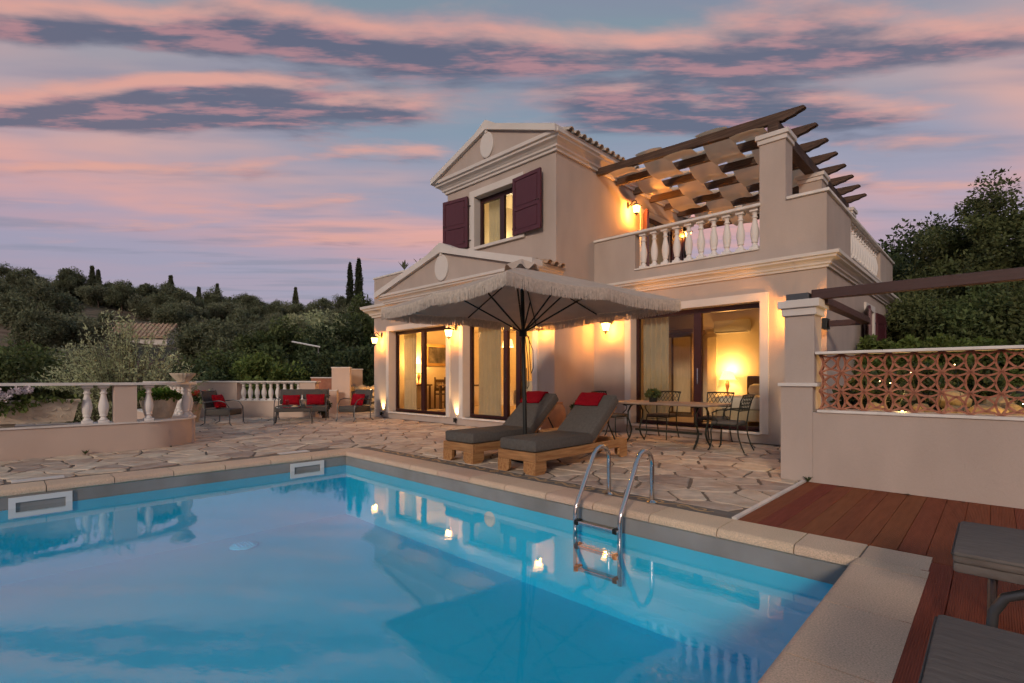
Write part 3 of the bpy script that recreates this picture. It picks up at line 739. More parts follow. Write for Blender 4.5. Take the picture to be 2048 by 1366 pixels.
slope(-8.285, 6.86, -10.4, 6.17, YS - .02, 14.3)
r2 = slope(-9.09, 4.06, -6.24, 3.37, 7.32, YS + .05); tiles(r2, -9.09, 4.06, -6.20, 3.36, 7.32, YS + .04, 'tile_roof', .2)
r3 = slope(-9.09, 4.06, -11.94, 3.37, 7.32, YS + .05)
# weeds on the parapet behind the porch
# ---- roof terrace
wall('y', YA, .2, XT, -5.48, 3.2, 4.20, [], 'terrace_parapet'); wall('y', YA, .2, -3.0, XB, 3.2, 4.20, [], 'terrace_parapet')
wall('y', YA, .2, -5.48, -3.0, 3.2, 3.43, [], 'terrace_parapet')
wall('x', XB, -.2, YA + .2, 11.30, 3.2, 4.20, [], 'terrace_parapet'); wall('x', XB, -.2, 14.75, 16.7, 3.2, 4.20, [], 'terrace_parapet'); wall('x', XB, -.2, 11.30, 14.75, 3.2, 3.43, [], 'terrace_parapet')
wall('y', 16.7, -.2, XT, XB - .2, 3.2, 4.2, [], 'terrace_parapet')
bal = MB(); bal.bbox(XT + .002, -2.98, YA - .04, YA + .24, 4.203, 4.255, .008); rail = HB(bal, 'terrace_balustrade', 'marble_cap')
mb = MB(); mb.bbox(-2.56, XB + .04, YA - .04, YA + .24, 4.203, 4.255, .008); mb.build('rail', 'marble_cap', rail)
mb = MB(); mb.bbox(XB - .24, XB + .04, YA + .245, 16.74, 4.203, 4.255, .008); mb.build('rail', 'marble_cap', rail)
mb = MB(); mb.bbox(-5.478, -3.002, YA - .035, YA + .22, 3.432, 3.465, .006); mb.build('plinth', 'marble_cap', rail)
mb = MB(); mb.bbox(XB - .22, XB + .035, 11.302, 14.748, 3.432, 3.465, .006); mb.build('plinth', 'marble_cap', rail)
BP = [(.0, 0), (.075, 0), (.075, .055), (.06, .06), (.052, .085), (.040, .10), (.038, .12), (.055, .135), (.058, .15), (.052, .165), (.062, .20), (.071, .26), (.074, .31), (.068, .38), (.056, .44), (.044, .50), (.036, .55), (.037, .565), (.053, .575), (.055, .59), (.04, .60), (.037, .63), (.045, .66), (.06, .675), (.075, .68), (.075, .735), (0, .735)]
def baluster_mesh(h, m, rs=1.0, square=True):
    mb = MB(); k = h / .735
    mb.lathe([(max(r, .001) * rs, z * k) for r, z in BP[3:-3]], n=18, cap=False)
    q = .072 * rs; mb.bbox(-q, q, -q, q, 0, .055 * k, .004); mb.bbox(-q, q, -q, q, .682 * k, h, .004); mb.smooth = True
    return mb.mesh('baluster', m)
bmesh_t = baluster_mesh(.737, 'white_plaster')
for i in range(10): ob('baluster', bmesh_t, rail, (-5.33 + i * .2465, YA + .1, 3.465))
for i in range(13): ob('baluster', bmesh_t, rail, (XB - .1, 11.45 + i * .262, 3.465))
# pergola posts
def post(x0, x1, y0, y1, z0, z1):
    mb = MB(); mb.box(x0, x1, y0, y1, z0, z1); p = HB(mb, 'post', 'stucco')
    for e, a, b in ((.03, z1 - .16, z1 - .08), (.06, z1 - .08, z1)): 
        mb = MB(); mb.bbox(x0 - e, x1 + e, y0 - e, y1 + e, a + .0005, b, .006); mb.build('capital', 'white_trim', p)
    return p
post(-3.0, -2.58, YA + .001, YA + .40, 4.2, 5.43); post(-3.0, -2.58, 11.9, 12.3, 3.22, 5.43); post(-3.0, -2.58, 14.9, 15.3, 3.22, 5.43)
# terrace door on the tower side with its leaf shutters
mb = MB(); y0_, y1_ = 11.55, 12.95
mb.box(XT - .001, XT + .045, y0_ - .14, y0_, 3.22, 5.48); mb.box(XT - .001, XT + .045, y1_, y1_ + .14, 3.22, 5.48); mb.box(XT - .001, XT + .045, y0_, y1_, 5.34, 5.48)
HB(mb, 'door_surround', 'white_trim')
mb = MB(); mb.box(XT + .001, XT + .03, y0_, y0_ + .09, 3.24, 5.34); mb.box(XT + .001, XT + .03, y1_ - .09, y1_, 3.24, 5.34); mb.box(XT + .001, XT + .03, y0_ + .09, y1_ - .09, 5.22, 5.34); mb.box(XT + .001, XT + .03, y0_ + .66, y0_ + .74, 3.24, 5.22); td = HB(mb, 'terrace_door', 'dark_frame')
mb = MB(); mb.box(XT + .002, XT + .008, y0_ + .09, y0_ + .66, 3.24, 5.22); mb.build('pane', 'curtain', td); mb = MB(); mb.box(XT + .002, XT + .008, y0_ + .74, y1_ - .09, 3.24, 5.22); mb.build('pane', 'curtain', td)
shutter(y0_ - .05, XT + .05, 3.26, 5.34, .62, -1, R(38), True, 'x'); shutter(y1_ + .05, XT + .05, 3.26, 5.34, .62, 1, R(-6), True, 'x')
# side window of the bedroom wing
a, b, z0, z1 = SW
mb = MB(); x = XB
mb.box(x - .001, x + .04, a - .13, a, z0, z1 + .13); mb.box(x - .001, x + .04, b, b + .13, z0, z1 + .13); mb.box(x - .001, x + .04, a, b, z1, z1 + .13); mb.box(x - .001, x + .05, a - .13, b + .13, z0 - .06, z0); HB(mb, 'window_surround', 'white_trim')
mb = MB(); mb.box(x - .2, x - .13, a, a + .07, z0, z1); mb.box(x - .2, x - .13, b - .07, b, z0, z1); mb.box(x - .2, x - .13, a + .07, b - .07, z1 - .07, z1); mb.box(x - .2, x - .13, a + .07, b - .07, z0, z0 + .07); sw = HB(mb, 'window', 'dark_frame')
mb = MB(); mb.box(x - .17, x - .165, a + .07, b - .07, z0 + .07, z1 - .07); mb.build('pane', 'glass', sw)
shutter(a - .14, x + .03, z0, z1, .8, -1, R(12), True, 'x'); shutter(b + .14, x + .03, z0, z1, .8, 1, R(-4), True, 'x')

# ---- rooms
def room(x0, x1, y0, y1, z0, z1, holes_front=True):
    mb = MB()
    mb.add([(x0, y1, z0), (x1, y1, z0), (x1, y1, z1), (x0, y1, z1)], [(0, 1, 2, 3)])
    mb.add([(x0, y0, z0), (x0, y1, z0), (x0, y1, z1), (x0, y0, z1)], [(0, 1, 2, 3)])
    mb.add([(x1, y0, z0), (x1, y1, z0), (x1, y1, z1), (x1, y0, z1)], [(0, 1, 2, 3)])
    mb.add([(x0, y0, z1), (x1, y0, z1), (x1, y1, z1), (x0, y1, z1)], [(0, 1, 2, 3)])
    o_ = mb.build('room_wall', 'cream_wall', house, world=True, fix=False)
    mb = MB(); mb.add([(x0, y0, z0), (x1, y0, z0), (x1, y1, z0), (x0, y1, z0)], [(0, 1, 2, 3)]); mb.build('room_floor', 'floor_tile', house, world=True, fix=False)
room(XL + .31, XT - .31, YS + .301, 12.6, .19, 2.75)
room(XT + .02, XB - .31, YA + .301, 12.7, .19, 2.85)
room(-9.75, XT - .31, YS + .352, 11.2, 3.3, 5.9)
def furn(mb, name, m, label, cat, parts=()):
    o_ = mb.build(name, m); tag(o_, label, cat); return o_
def curtain(x0, x1, y, z0, z1, label, waves=7, name='curtain'):
    mb = MB(); nu = waves * 10 + 1
    mb.grid(lambda u, v: (x0 + (x1 - x0) * u, y + .045 * math.sin(u * waves * 2 * math.pi) * (.6 + .4 * v) + .01 * math.sin(9 * u + 4 * v), z0 + (z1 - z0) * v), nu, 5); mb.smooth = True
    o_ = mb.build(name, 'curtain', fix=False); tag(o_, label, 'curtain'); return o_
curtain(-12.66, -12.02, YS + .48, .21, 2.60, 'pale curtain drawn to the left side of the left salon door', 5)
curtain(-9.36, -8.55, YS + .48, .21, 2.60, 'pale curtain behind the salon door nearest the parasol pole', 6)
curtain(-5.55, -4.95, YA + .48, .21, 2.66, 'pale curtain at the left of the lit bedroom door', 5)
curtain(-3.14, -2.99, YA + .48, .21, 2.66, 'narrow curtain at the right edge of the bedroom door', 2)
curtain(-9.0, -8.45, YS + .5, 4.2, 5.66, 'sheer curtain inside the upper gable window', 5)
curtain(-8.1, -7.5, YS + .75, 4.2, 5.66, 'printed curtain at the right inside the upper gable window', 4)
def table_lamp(loc, label, sh=.16, st=.10, hb=.30, hs=.22, energy=70, shade='lamp_shade', floor=0.0, color=(1, .50, .14)):
    t_ = thing('floor_lamp' if floor else 'table_lamp', label, 'lamp', loc)
    mb = MB(); mb.lathe([(.07, 0), (.07, .02), (.02, .04), (.018, hb * .3 + floor), (.05, hb * .62 + floor), (.055, hb * .75 + floor), (.015, hb + floor), (.012, hb + floor + .05)], n=16); mb.build('base', 'terracotta_pot' if not floor else 'iron', t_, smooth=True)
    mb = MB(); mb.lathe([(sh, 0), (st, hs)], (0, 0, hb + floor), n=24, cap=False); mb.build('lamp_shade', shade, t_, smooth=True)
    mb = MB(); mb.lathe([(.001, 0), (.03, .02), (.03, .06), (.001, .08)], (0, 0, hb + floor + .06), n=10); mb.build('bulb', 'bulb', t_)
    light('bulb_light', 'POINT', t_, (0, 0, hb + floor + hs + .05), energy, color, .05); light('bulb_light', 'POINT', t_, (0, 0, hb + floor - .04), energy * .45, color, .05); return t_
# bedroom
nt_ = MB(); nt_.box(-5.0, -4.45, 12.25, 12.66, .68, .72); nt_.box(-4.98, -4.47, 12.27, 12.64, .40, .68)
for ax, ay in ((-4.97, 12.28), (-4.50, 12.28), (-4.97, 12.60), (-4.50, 12.60)): nt_.box(ax, ax + .04, ay, ay + .04, .19, .40)
furn(nt_, 'night_table', 'cream_wood', 'cream night table under the lit bedroom lamp', 'night table')
table_lamp((-4.70, 12.45, .72), 'lit bedside lamp with a white cone shade in the bedroom', .19, .11, .40, .20, 42)
ac = thing('air_conditioner', 'white air conditioner high on the bedroom wall', 'air conditioner', (-4.64, 12.69, 2.28))
mb = MB(); mb.bbox(-.42, .42, -.22, 0, 0, .30, .04); mb.build('case', 'white_plastic', ac, smooth=True); mb = MB(); mb.box(-.38, .38, -.215, -.10, -.012, .0); mb.build('louvre', 'white_plastic', ac)
bed = thing('bed', 'bed with white linen in the lit bedroom', 'bed', (-3.22, 11.2, .19))
mb = MB(); mb.bbox(-.85, .85, -1.0, 1.0, .12, .34, .02); mb.build('base', 'cream_wood', bed)
mb = MB(); mb.bbox(-.83, .83, -.98, .98, .34, .60, .07); mb.build('mattress', 'linen', bed, smooth=True)
mb = MB(); mb.bbox(-.95, .95, 1.0, 1.08, .1, 1.02, .03); mb.build('headboard', 'walnut', bed)
for sx in (-.45, .45):
    mb = MB(); mb.bbox(sx - .35, sx + .35, .55, .98, .56, .84, .12, Matrix.Identity(4)); mb.build('pillow', 'linen', bed, smooth=True)
wd_ = thing('wardrobe', 'tall wooden wardrobe behind the left bedroom pane', 'wardrobe', (-5.9, 12.3, .19))
mb = MB(); mb.box(-.5, .5, -.3, .36, 0, 2.1); mb.build('case', 'walnut', wd_); mb = MB(); mb.bbox(-.56, .56, -.36, .38, 2.1, 2.2, .02); mb.build('crown', 'walnut', wd_)
for sx in (-.25, .25): mb = MB(); mb.bbox(sx - .22, sx + .22, -.325, -.3, .12, 2.0, .008); mb.build('door', 'cream_wood', wd_)
mb = MB(); mb.box(-5.28, -5.05, 12.64, 12.695, .2, 2.2); mb.build('door_casing', 'cream_wood', house, world=True)
# salon
con = MB(); con.bbox(-13.21, -12.82, 8.95, 9.65, .92, .97, .006)
for ax, ay in ((-13.18, 9.0), (-12.90, 9.0), (-13.18, 9.56), (-12.90, 9.56)): con.box(ax, ax + .05, ay, ay + .05, .19, .92)
furn(con, 'console_table', 'walnut', 'wooden console table carrying a lamp inside the left salon door', 'table')
table_lamp((-13.0, 9.25, .97), 'lit table lamp with a pleated shade beside the salon curtain', .20, .10, .36, .27, 70)
pf = thing('picture_frame', 'wide gilt framed picture on the salon side wall', 'picture', (-13.21, 10.2, 1.55))
mb = MB()
for q in ((-.55, .55, 0, .10), (-.55, .55, .62, .72), (-.55, -.45, .1, .62), (.45, .55, .1, .62)): mb.box(0, .035, q[0], q[1], q[2], q[3])
mb.build('frame', 'gilt', pf); mb = MB(); mb.box(0.002, .014, -.45, .45, .1, .62); mb.build('canvas', 'picture_dark', pf)
dt = thing('dining_table', 'dark wooden dining table inside the left salon door', 'table', (-12.25, 10.25, .19))
mb = MB(); mb.bbox(-.55, .75, -.45, .45, .72, .77, .01); mb.build('table_top', 'walnut', dt)
for ax, ay in ((-.5, -.4), (.68, -.4), (-.5, .36), (.68, .36)): mb = MB(); mb.box(ax, ax + .07, ay, ay + .07, 0, .72); mb.build('leg', 'walnut', dt)
def slat_chair(loc, rz, label):
    c = thing('wooden_chair', label, 'chair', loc, rz)
    mb = MB(); mb.bbox(-.2, .2, -.2, .2, .44, .48, .008); mb.build('seat', 'walnut', c)
    for ax in (-.2, .16):
        mb = MB(); mb.box(ax, ax + .04, -.2, -.16, 0, .44); mb.build('leg', 'walnut', c); mb = MB(); mb.box(ax, ax + .04, .17, .21, 0, 1.0); mb.build('leg', 'walnut', c)
    for zz in (.56, .84): mb = MB(); mb.box(-.16, .16, .175, .205, zz, zz + .09); mb.build('back_rail', 'walnut', c)
    for k in range(5): mb = MB(); mb.box(-.15 + k * .068, -.125 + k * .068, .18, .2, .65, .84); mb.build('back_slat', 'walnut', c)
    mb = MB(); mb.box(-.16, .16, -.19, -.165, .2, .23); mb.build('stretcher', 'walnut', c)
slat_chair((-12.72, 9.98, .19), R(80), 'wooden slat back chair at the salon dining table')
table_lamp((-11.0, 11.2, .19), 'lit floor lamp with a white shade deep in the salon', .19, .13, .3, .24, 100, 'lamp_shade', 1.65)
sb = MB(); sb.bbox(-8.9, -7.2, 11.9, 12.5, .19, 1.0, .02); sb.bbox(-8.95, -7.15, 11.88, 12.55, 1.0, 1.06, .01); furn(sb, 'sideboard', 'cream_wood', 'cream sideboard deep inside the salon', 'sideboard')
mb = MB(); mb.box(-9.0, -8.3, 12.55, 12.598, .2, 2.3); mb.build('door_casing', 'walnut', house, world=True)
ac_ = thing('armchair', 'rounded armchair seen through the right salon door', 'armchair', (-9.2, 10.2, .19), R(30))
mb = MB(); mb.bbox(-.32, .32, -.3, .3, .2, .44, .06); mb.build('seat', 'linen', ac_, smooth=True); mb = MB(); mb.bbox(-.34, .34, .2, .34, .2, .9, .06); mb.build('backrest', 'linen', ac_, smooth=True)
for sx in (-.38, .3): mb = MB(); mb.bbox(sx, sx + .08, -.28, .28, .25, .64, .03); mb.build('armrest', 'linen', ac_, smooth=True)
for ax, ay in ((-.28, -.26), (.24, -.26), (-.28, .22), (.24, .22)): mb = MB(); mb.box(ax, ax + .04, ay, ay + .04, 0, .2); mb.build('leg', 'walnut', ac_)
table_lamp((-9.4, 9.9, 3.3), 'lit lamp in the upper gable room behind the window', .2, .12, .4, .25, 42, 'lamp_shade_dim', .6, (1, .78, .45))

# ---- wall lanterns and uplights
def lantern(loc, rz, label, energy=88, group=None):
    """bracket on a wall whose outward normal is local -Y"""
    t_ = thing('wall_lantern', label, 'lantern', loc, rz, group)
    mb = MB(); mb.lathe([(.055, 0), (.055, .012), (.03, .025), (.001, .025)], n=16); o_ = mb.build('wall_plate', 'iron', t_, smooth=True); o_.rotation_euler = (R(90), 0, 0); o_.scale = (1, 1.5, 1)
    mb = MB(); mb.tube([(0, -.02, -.02), (0, -.08, .0), (0, -.13, .05), (0, -.18, .075), (0, -.225, .06), (0, -.24, .02), (0, -.24, -.01)], .011, 8)
    mb.tube([(0, -.03, -.04), (0, -.07, -.06), (0, -.10, -.03), (0, -.085, .005)], .007, 6); mb.build('bracket', 'iron', t_, smooth=True)
    def sq(r, z): return [(r * math.cos(a), -.24 + r * math.sin(a), z) for a in (R(45), R(135), R(225), R(315))]
    rt_, rb_ = .105, .062; zt_, zb_ = -.075, -.245
    mb = MB(); vs = sq(.135, -.078) + sq(.128, -.062) + sq(.06, -.028) + sq(.018, -.01)
    mb.add(vs, [(0, 1, 2, 3), (12, 13, 14, 15)] + [(4 * k + i, 4 * k + (i + 1) % 4, 4 * k + 4 + (i + 1) % 4, 4 * k + 4 + i) for k in range(3) for i in range(4)])
    for a in (45, 135, 225, 315): mb.tube([(.125 * math.cos(R(a)), -.24 + .125 * math.sin(R(a)), -.07), (.135 * math.cos(R(a)), -.24 + .135 * math.sin(R(a)), -.045)], [.008, .003], 5)
    mb.build('cap', 'iron', t_)
    T, B = sq(rt_, zt_), sq(rb_, zb_)
    mb = MB()
    for i in range(4): mb.tube([T[i], B[i]], .006, 5)
    for i in range(4): mb.tube([B[i], B[(i + 1) % 4]], .006, 5)
    mb.lathe([(.062, -.252), (.05, -.262), (.02, -.272), (.012, -.29), (.016, -.30), (.001, -.315)], (0, -.24, 0), n=12)
    mb.build('cage', 'iron', t_)
    for i in range(4):
        mb = MB(); mb.add([T[i], T[(i + 1) % 4], B[(i + 1) % 4], B[i]], [(0, 1, 2, 3)]); mb.build('pane', 'lantern_glass', t_, fix=False)
    mb = MB(); mb.lathe([(.001, -.21), (.016, -.2), (.016, -.14), (.001, -.13)], (0, -.24, 0), n=8); mb.build('bulb', 'bulb', t_)
    light('bulb_light', 'POINT', t_, (0, -.235, -.17), energy, (1, .43, .095), .035)
    return t_
lantern((-13.10, YS, 2.42), 0, 'lit wall lantern at the far left corner of the villa'); lantern((-9.66, YS, 2.42), 0, 'lit wall lantern on the pier between the two salon doors')
lantern((-6.74, YS, 2.42), 0, 'lit wall lantern half hidden behind the parasol fringe'); lantern((-6.05, YA, 2.42), 0, 'lit wall lantern left of the bedroom door')
lantern((-2.42, YA, 2.42), 0, 'lit wall lantern behind the pergola column right of the bedroom door')
lantern((XT, 10.85, 5.42), R(90), 'lit lantern on the tower wall at the front of the roof terrace', 160); lantern((XT, 13.70, 5.40), R(90), 'lit lantern on the tower wall seen between the roof terrace balusters', 90)
def uplight(x, y, label, e=60):
    t_ = thing('wall_uplight', label, 'spotlight', (x, y, .14))
    mb = MB(); mb.lathe([(.03, -.07), (.035, -.06), (.038, .03), (.034, .03), (.03, .015), (.001, .015)], (0, -.075, 0), n=14); mb.build('can', 'iron', t_, smooth=True)
    mb = MB(); mb.box(-.012, .012, -.05, 0, -.03, -.01); mb.tube([(0, -.05, -.04), (.02, -.06, -.08), (.035, -.06, -.10)], .012, 6); mb.build('bracket', 'iron', t_)
    mb = MB(); mb.lathe([(.001, 0), (.027, 0), (.027, .004), (.001, .004)], (0, -.075, .018), n=12); mb.build('lens', 'bulb', t_)
    light('spot_light', 'SPOT', t_, (0, -.075, .034), e, (1, .60, .24), .02, (R(180 - 12), 0, 0), spot_size=R(66), spot_blend=.9)
uplight(-13.02, YS, 'small uplight at the foot of the far left villa corner'); uplight(-9.63, YS, 'small uplight at the foot of the pier between the salon doors'); uplight(-2.42, YA, 'small uplight behind the pergola column right of the bedroom door')
tp = thing('garden_tap', 'dark garden tap on the wall behind the loungers', 'tap', (XT, 8.73, .66))
mb = MB(); mb.lathe([(.03, 0), (.03, .01), (.012, .015), (.012, .09), (.018, .09), (.018, .11), (.001, .11)], n=10); o_ = mb.build('pipe', 'iron', tp); o_.rotation_euler = (0, R(90), 0)
mb = MB(); mb.tube([(.1, 0, 0), (.15, 0, 0), (.17, 0, -.02), (.172, 0, -.06)], .011, 8); mb.build('spout', 'iron', tp); mb = MB(); mb.tube([(.09, 0, .01), (.09, 0, .05)], .007, 6); mb.tube([(.09, -.035, .055), (.09, .035, .055)], .008, 6); mb.build('handle', 'iron', tp)

# ---- roof terrace pergola with woven shade cloths
pg = thing('roof_pergola', 'dark timber pergola over the roof terrace woven with cream cloth', 'pergola', (-4.5, 12, 3.2))
RY = [9.54 + .80 * k for k in range(8)]; xa, xb = XT + .01, -2.30
def rz_(x): return 5.83 - .13 * (x - xa) / (xb - xa)
for y in RY:
    L_ = xb - xa; h = .075; mb = MB()
    prof = [(xa, rz_(xa) + h), (xb - .03, rz_(xb) + h), (xb, rz_(xb) + h - .03), (xb - .02, rz_(xb) + .02), (xb - .13, rz_(xb) - .01), (xb - .17, rz_(xb) - .035), (xb - .28, rz_(xb) - .05), (xb - .34, rz_(xb) - h), (xa, rz_(xa) - h)]
    mb.prism(prof, 'y', y - .05, y + .05); o_ = mb.build('rafter', 'dark_wood', pg, world=True)
mb = MB(); mb.bbox(-2.88, -2.70, YA + .02, 15.3, 5.432, 5.64, .01); o_ = mb.build('main_beam', 'dark_wood', pg, world=True)
for k in range(5):
    x0_, x1_ = -6.16 + k * .655, -6.16 + k * .655 + .60
    def fn(u, v, x0_=x0_, x1_=x1_, k=k):
        y = RY[0] - .1 + (RY[-1] - RY[0] + .2) * v
        ph = (y - RY[0]) / .80
        amp = .092 * math.cos(math.pi * (ph + k + 1))
        a2 = .115 * (1 if amp > 0 else -1) * min(1, abs(amp) / .07)
        x = x0_ + (x1_ - x0_) * u
        return (x, y, rz_(x) + a2 - (.028 + .012 * math.sin(3.1 * k + 1.7 * math.floor(ph))) * (math.sin(math.pi * ph) ** 2) + .014 * math.cos(math.pi * 2 * (u - .5)) + .006 * math.sin(11 * u + 5 * ph))
    mb = MB(); mb.grid(fn, 9, 113); mb.smooth = True; mb.build('shade_cloth', 'shade_cloth', pg, world=True, fix=False)
# ---------------------------------------------------------------- right garden wall with breeze blocks
gw = thing('garden_wall', 'taupe garden wall with terracotta breeze blocks beside the red deck', 'wall', (1, 6.45, 0))
def GB(mb, name, m, parent=None, smooth=False): return mb.build(name, m, parent or gw, world=(parent is None), smooth=smooth)
WX = 4.2
mb = MB(); mb.box(-1.45, WX, 6.30, 6.62, 0, .775); GB(mb, 'wall', 'stucco')
mb = MB(); mb.bbox(-1.41, WX, 6.28, 6.64, .776, .806, .005); GB(mb, 'ledge', 'marble_cap')
mb = MB(); mb.bbox(-1.43, .60, 6.29, 6.57, 1.416, 1.446, .005); GB(mb, 'wall_cap', 'marble_cap'); mb = MB(); mb.bbox(.604, 2.6, 6.29, 6.57, 1.416, 1.446, .005); GB(mb, 'wall_cap', 'marble_cap'); mb = MB(); mb.bbox(2.604, WX, 6.29, 6.57, 1.416, 1.446, .005); GB(mb, 'wall_cap', 'marble_cap')
def breeze():
    mb = MB(); a = .1015; y0, y1 = 0, .07; wd = .017
    def strip(pts):
        k = len(pts); vs = []; fs = []
        for i, p in enumerate(pts):
            d = (Vector(pts[min(i + 1, k - 1)]) - Vector(pts[max(i - 1, 0)])).normalized(); n_ = Vector((-d.y, d.x)) * wd / 2
            vs += [(p[0] + n_.x, y0, p[1] + n_.y), (p[0] - n_.x, y0, p[1] - n_.y), (p[0] - n_.x, y1, p[1] - n_.y), (p[0] + n_.x, y1, p[1] + n_.y)]
        for i in range(k - 1):
            for j in range(4): fs.append((4 * i + j, 4 * i + (j + 1) % 4, 4 * i + 4 + (j + 1) % 4, 4 * i + 4 + j))
        fs += [(0, 3, 2, 1), tuple(4 * (k - 1) + j for j in range(4))]
        mb.add(vs, fs)
    b = .036
    for s in (-1, 1):
        strip([(s * (a - b * math.sin(math.pi * i / 8)), -a + 2 * a * i / 8) for i in range(9)])
        strip([(-a + 2 * a * i / 8, s * (a - b * math.sin(math.pi * i / 8))) for i in range(9)])
    c = a - b
    for (p, q) in (((c, 0), (0, c)), ((0, c), (-c, 0)), ((-c, 0), (0, -c)), ((0, -c), (c, 0))):
        strip([(p[0] + (q[0] - p[0]) * t + (p[0] + q[0]) * .05 * math.sin(math.pi * t), p[1] + (q[1] - p[1]) * t + (p[1] + q[1]) * .05 * math.sin(math.pi * t)) for t in (0, .25, .5, .75, 1)])
    return mb.mesh('breeze_block', 'terracotta')
bme = breeze()
for r_ in range(3):
    for c_ in range(26): ob('breeze_block', bme, gw, (-1.305 + c_ * .2075, 6.38, .908 + r_ * .2035), world=True)
# column
col_ = thing('pergola_column', 'square taupe column with a white stepped capital at the deck corner', 'column', (-1.6, 6.5, 0))
mb = MB(); mb.box(-1.775, -1.452, 6.297, 6.66, 0, 1.06); mb.build('shaft', 'stucco', col_, world=True)
mb = MB(); mb.bbox(-1.80, -1.40, 6.265, 6.69, 1.061, 1.10, .005); mb.build('band', 'white_trim', col_, world=True)
mb = MB(); mb.box(-1.74, -1.44, 6.32, 6.63, 1.10, 1.86); mb.build('shaft', 'stucco', col_, world=True)
mb = MB(); mb.bbox(-1.765, -1.415, 6.285, 6.665, 1.861, 1.945, .006); mb.build('capital', 'white_trim', col_, world=True); mb = MB(); mb.bbox(-1.80, -1.38, 6.25, 6.70, 1.946, 2.035, .006); mb.build('capital', 'white_trim', col_, world=True)
mb = MB(); mb.bbox(-1.73, -1.50, 6.33, 6.60, 2.036, 2.115, .004); mb.build('block', 'grey_metal', col_, world=True)
dp = thing('deck_pergola', 'dark brown beam pergola reaching over the garden wall', 'pergola', (0, 6.5, 2))
mb = MB(); mb.bbox(-1.49, WX, 6.40, 6.50, 2.04, 2.15, .006); mb.build('beam', 'brown_beam', dp, world=True)
mb = MB(); mb.bbox(-1.46, -1.35, 6.51, 9.1, 1.985, 2.075, .006); mb.build('beam', 'brown_beam', dp, world=True)
mb = MB(); mb.bbox(-1.88, -1.35, 9.11, 9.20, 1.97, 2.06, .006); mb.build('beam', 'brown_beam', dp, world=True)
mb = MB(); mb.bbox(-1.965, -1.89, 9.05, 9.26, 1.93, 2.1, .006); mb.build('bracket', 'iron', dp, world=True)
mb = MB(); mb.bbox(3.9, 4.1, 6.35, 6.55, .806, 2.04, .01); mb.build('post', 'brown_beam', dp, world=True)

# ---------------------------------------------------------------- left balustrade wall with rounded end
lb = thing('pool_balustrade', 'pink plastered balustrade wall with rounded end left of the pool', 'balustrade', (-10.2, 0, 0))
def rounded(off, y_end, r, n_=14, back=3.2):     # plan outline of the pool side face, offset outward
    xo = -9.95 + off; cx, cyy = -9.95 - r, y_end - r
    pts = [(xo, -3.5), (xo, cyy)]
    for i in range(1, n_ + 1):
        a = (math.pi / 2) * i / n_; pts.append((cx + (r + off) * math.cos(a), cyy + (r + off) * math.sin(a)))
    pts.append((cx - back, cyy + r + off)); return pts
YE, RR = 2.62, .95
def band(mb, o0, o1, z0, z1, part=None):
    A, B = rounded(o0, YE, RR), rounded(o1, YE, RR)
    if part: A, B = A[part[0]:part[1]], B[part[0]:part[1]]
    k = len(A); vs = [(x, y, z0) for x, y in A] + [(x, y, z0) for x, y in B] + [(x, y, z1) for x, y in A] + [(x, y, z1) for x, y in B]; fs = []
    for i in range(k - 1):
        fs += [(i, i + 1, 2 * k + i + 1, 2 * k + i), (k + i, k + i + 1, 3 * k + i + 1, 3 * k + i), (2 * k + i, 2 * k + i + 1, 3 * k + i + 1, 3 * k + i), (i, i + 1, k + i + 1, k + i)]
    fs += [(0, k, 3 * k, 2 * k), (k - 1, 2 * k - 1, 4 * k - 1, 3 * k - 1)]
    mb.add(vs, fs)
mb = MB(); band(mb, 0, -.42, -.05, .43); mb.build('wall', 'stucco_pink', lb, world=True, smooth=True)
mb = MB(); band(mb, .02, -.44, .431, .455); mb.build('ledge', 'marble_cap', lb, world=True)
mb = MB(); band(mb, .03, -.25, 1.045, 1.085); mb.build('rail', 'marble_cap', lb, world=True)
mb = MB(); mb.box(-10.15, -9.952, 1.31, 1.60, .456, 1.044); mb.build('pier', 'stucco_pink', lb, world=True)
mb = MB(); mb.box(-10.15, -9.952, -2.2, -1.9, .456, 1.044); mb.build('pier', 'stucco_pink', lb, world=True)
bm2 = baluster_mesh(.588, 'white_plaster', .92)
for y_ in (.99, 1.19, 1.77): ob('baluster', bm2, lb, (-10.05, y_, .456), world=True)
for a in (58, 76):
    ob('baluster', bm2, lb, (-9.95 - RR + (RR - .10) * math.cos(R(a)), YE - RR + (RR - .10) * math.sin(R(a)), .456), (0, 0, R(a)), world=True)
for x_ in (-11.2, -11.5, -11.8, -12.1): ob('baluster', bm2, lb, (x_, YE - .1, .456), world=True)
# back balustrade of the terrace nook
bb0, bb1 = dl(15.3, -10.3), dl(15.0, -5.86)
bdir = (bb1 - bb0).normalized(); bang = math.atan2(bdir.y, bdir.x); bl = (bb1 - bb0).length
bk = thing('nook_balustrade', 'pink plastered balustrade with white balusters behind the sofa', 'balustrade', bb0, bang)
mb = MB(); mb.box(0, bl, -.1, .15, -.1, .47); mb.box(0, 2.02, -.1, .15, .47, 1.03); mb.build('wall', 'stucco_pink', bk)
mb = MB(); mb.bbox(-.02, bl + .05, -.14, .19, 1.031, 1.075, .006); mb.build('rail', 'marble_cap', bk); mb = MB(); mb.bbox(2.02, bl - .48, -.12, .17, .471, .50, .005); mb.build('ledge', 'marble_cap', bk)
mb = MB(); mb.box(bl - .48, bl, -.1, .15, .471, 1.03); mb.build('pier', 'stucco_pink', bk)
bm3 = baluster_mesh(.53, 'white_plaster', 1.0)
for k in range(9): ob('baluster', bm3, bk, (2.16 + k * .215, .02, .50))
